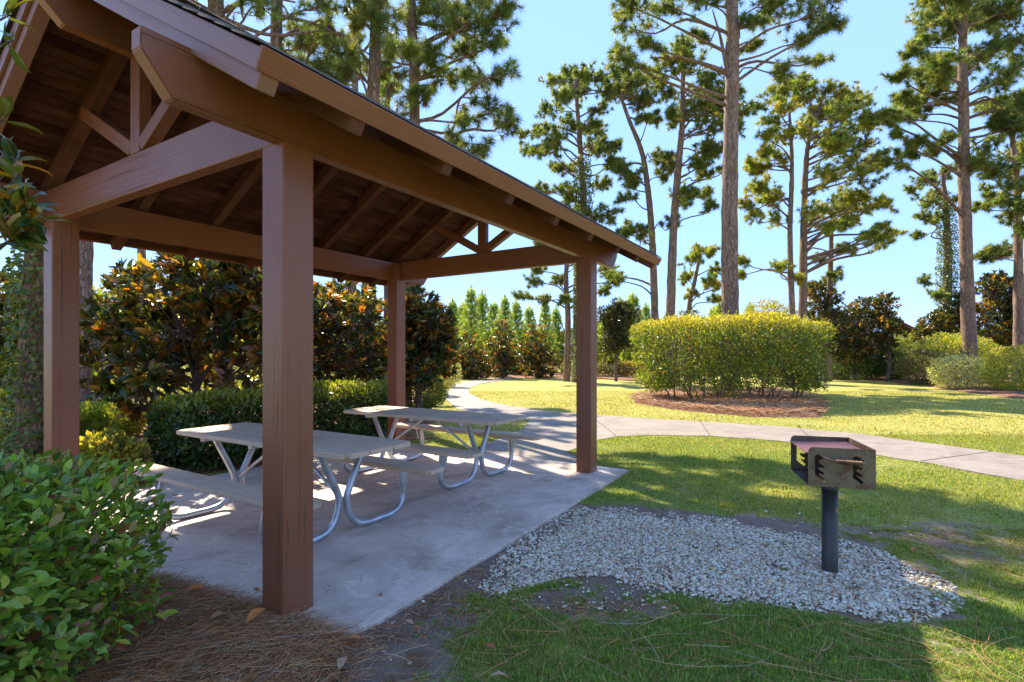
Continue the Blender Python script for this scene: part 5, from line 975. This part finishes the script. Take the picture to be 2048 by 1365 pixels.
# far woods, one mass
def woods(label, x0, x1, Yd, h, n, seed, cols, leaf=.3):
    g = np.random.default_rng(seed); x = g.uniform(x0, x1, n); top = h * (.55 + .6 * fbm(x * .25, x * 0 + seed, seed)); z = top * (1 - g.random(n) ** 1.5); P = np.column_stack([x, Yd + g.normal(0, 1.5, n), z + GZ]); D = unit(g.normal(size=(n, 3)) + [0, 0, .6]); Nn = unit(g.normal(size=(n, 3)) + [0, -.5, .6]); l = leaf * (.6 + .8 * g.random(n)); V, F, TT = leaves(LEAF_Q, P, D, Nn, l, l * .6, pal(n, *PALS[cols], .25, g))
    o = link('far_woods', mesh_np('far_woods', V, F, TT), M['leaf']); tag(o, label, 'woods', kind='stuff')
woods('mass of green undergrowth behind the young pines', -22, 24, 46, 4.2, 30000, 1, 'mid', .3)
woods('green thicket behind the clipped hedge and small pavilion', 6, 36, 43, 3.4, 22000, 7, 'lime', .26)
woods('dark far undergrowth behind the right hand magnolias', 18, 60, 44, 3.5, 15000, 2, 'dark', .3)
woods('sunlit thicket behind the magnolias on the left', -30, -7, 22, 4.2, 22000, 3, 'lime', .2)
woods('green thicket beyond the left edge', -22, -10.5, 14, 3.6, 14000, 4, 'mid', .14)

# small deciduous tree by the far pavilion
c_ = at(1232, 700, 30); magnolia('small dark leafed broad tree right of the far right post', (c_[0], 30), bset([(1215, 630, 24), (1245, 622, 24), (1232, 655, 32), (1262, 645, 20), (1222, 690, 26), (1250, 685, 22), (1230, 605, 10), (1275, 625, 8)], 30, .5), 1300, .16, seed=40, young=.02, k=6, tpl=LEAF_Q, name='small_tree', group=None, H=3.2)
c_ = at(1560, 640, 36); shrub('shrub', 'yellow green bushy tree glimpsed over the hedge between the pine trunks', 'tree', (c_[0], 37), (2.0, 2.0, 5.2), 9000, .14, 'lime', seed=66, top=('gold', .5), lamp=.2)

# ------------------------------------------------------------------ far pavilion and far roof edge
FP = empty('small_far_pavilion', (*gnd(1232, 750), GZ), 'small brown roofed shelter far behind the clipped hedge', 'pavilion')
Yf = FP.location[1]; sc = Yf / FPX; ox = FP.location[0]
def fx(px): return (px - 1024) * sc - ox
zt_, ze_ = CAMZ + (HY - 646) * sc - GZ, CAMZ + (HY - 684) * sc - GZ
x0_, x1_ = fx(1205), fx(1360)
V = [(x0_ - .2, -.3, ze_), (x1_, -.3, ze_), (x1_, 3.9, ze_), (x0_ - .2, 3.9, ze_), (x0_ + .9, 1.8, zt_), (x1_ - .9, 1.8, zt_)]; V += [(x, y, z - .1) for x, y, z in V]
F3 = [[3, 0, 4], [1, 2, 5], [9, 10, 6], [7, 11, 8]]; F4 = [[0, 1, 5, 4], [2, 3, 4, 5], [6, 10, 11, 7], [8, 11, 10, 9], [0, 6, 7, 1], [1, 7, 8, 2], [2, 8, 9, 3], [3, 9, 6, 0]]
me = bpy.data.meshes.new('roof'); me.from_pydata(V, [], [f for f in F3 if True][:2] + F4); me.update(); link('roof', me, M['shingle'], FP)
for px in (1211, 1252, 1345):
    for yy in (.1, 3.4): link('post', box_mesh(.2, .2, ze_, .01, 'post'), M['wood'], FP, Matrix.Translation((fx(px), yy, ze_ / 2)))
for yy in (.1, 3.4): link('plate_beam', box_mesh(x1_ - x0_ - .2, .1, .22, .01, 'plate_beam'), M['wood'], FP, Matrix.Translation(((x0_ + x1_) / 2, yy, ze_ - .2)))
RP = at(1770, 632, 41); RQ = at(1862, 676, 40)
RE = empty('far_shelter', (float(RQ[0]), float(RQ[1]), GZ), 'brown slanting roof edge of a shelter showing over the hedge on the right', 'pavilion'); O = np.array(RE.location)
beam('barge_rafter', M['wood'], RE, RP - O, RQ - O, .14, .3); beam('barge_rafter', M['wood'], RE, RP - O, (RP - O) * 2 - (RQ - O) - np.array([0, 0, 2 * (RP - RQ)[2]]), .12, .26)
q = RQ - O; p_ = RP - O; l_ = p_ * 2 - q; l_[2] = q[2]
for s_, a_, b_ in ((1, q, p_), (-1, l_, p_)):
    V = [a_ + [0, .07, .14], a_ + [0, 3.4, .14], b_ + [0, 3.4, .14], b_ + [0, .07, .14]]; V += [v + [0, 0, .05] for v in V]; link('roof', mesh_np('roof', V, [[0, 1, 2, 3], [4, 5, 6, 7], [0, 1, 5, 4], [1, 2, 6, 5], [2, 3, 7, 6], [3, 0, 4, 7]]), M['shingle'], RE)
for xx in (q[0] - .9, l_[0] + .9):
    for yy in (.15, 3.2): hz_ = q[2] + .3; link('post', box_mesh(.2, .2, hz_, .01, 'post'), M['wood'], RE, Matrix.Translation((xx, q[1] + yy, hz_ / 2)))
x, y = gnd(1646, 760); o = link('concrete_block', box_mesh(.55, .4, .42, .03, 'concrete_block'), M['block']); o.location = (x, y, GZ + .2); tag(o, 'low pale concrete block at the right end of the clipped hedge', 'block')

# ------------------------------------------------------------------ fallen leaves and bits
dl_cols = [(.72, .24, .05), (.60, .38, .20), (.46, .13, .045), (.66, .42, .26)]; dlm = []
for c in dl_cols:
    T_ = LEAF_L[0].copy() * [.5, 1, 1]; T_[:, 2] = .10 * np.sin(T_[:, 1] * 3.1) + .9 * np.abs(T_[:, 0]) ** 1.5; dlm.append(mesh_np('fallen_leaf', T_, LEAF_L[1], c, smooth=True))
fl = [(370, 1200, .085, 0, 'curled orange dead leaf at the slab edge, farthest left'), (492, 1266, .10, 0, 'bright orange dead leaf on the straw left of the front post'), (420, 1258, .11, 1, 'long tan dead leaf lying on the straw left of the orange one'), (330, 1262, .11, 1, 'tan dead leaf on the straw beside the near bush'), (295, 1250, .12, 2, 'rust coloured leaf on the straw under the near bush'),
      (625, 1297, .05, 0, 'small orange leaf on the dirt just right of the front post'), (700, 1280, .045, 0, 'small upright orange leaf at the edge of the grass'), (695, 1295, .045, 2, 'rust leaf lying below the small upright orange leaf'), (680, 1345, .085, 3, 'broad pale tan leaf on the dirt at the bottom edge'), (828, 1252, .045, 1, 'pale sliver of leaf on the grass below the slab'), (842, 1262, .04, 0, 'orange leaf beside the pale sliver on the grass'), (843, 1280, .03, 0, 'tiny orange leaf lowest of the three near the slab'),
      (970, 1294, .05, 2, 'brown leaf standing in the bare dirt patch on the grass'), (1020, 1362, .08, 3, 'tan leaf cut off by the bottom edge'), (1328, 1180, .035, 0, 'orange leaf at the lower edge of the gravel'), (1740, 1073, .05, 0, 'orange leaf on the grass behind the grill post'), (1830, 1098, .05, 0, 'orange leaf on the grass right of the gravel'),
      (345, 1180, .05, 2, 'dark leaf at the slab corner beside the near bush'), (505, 1180, .045, 2, 'dark leaf on the slab left of the front post'), (346, 992, .06, 1, 'dry leaf on the sunlit slab under the nearer bench'), (760, 1195, .03, 2, 'tiny rust leaf on the slab right of the front post'), (470, 1218, .06, 2, 'dark red leaf on the straw by the slab edge')]
for i, (px, py, l, ci, lb) in enumerate(fl):
    x, y = gnd(px, py, 0); onslab = bool(inpoly(np.array([x]), np.array([y]), slab)[0])
    if not onslab: x, y = gnd(px, py, GZ + .03)
    o = link('fallen_leaf', dlm[ci], M['deadleaf']); o.location = (x, y, .006 if onslab else GZ + (.082 if px < 560 else .04)); o.rotation_euler = (random.uniform(-.3, .3), random.uniform(-.3, .3), random.uniform(0, 6.28)); o.scale = (l * 1.2,) * 3; tag(o, lb, 'leaf', 'fallen leaves')
print('tris', sum(len(o.data.polygons) for o in S.objects if o.type == 'MESH'), 'objs', len(S.objects))
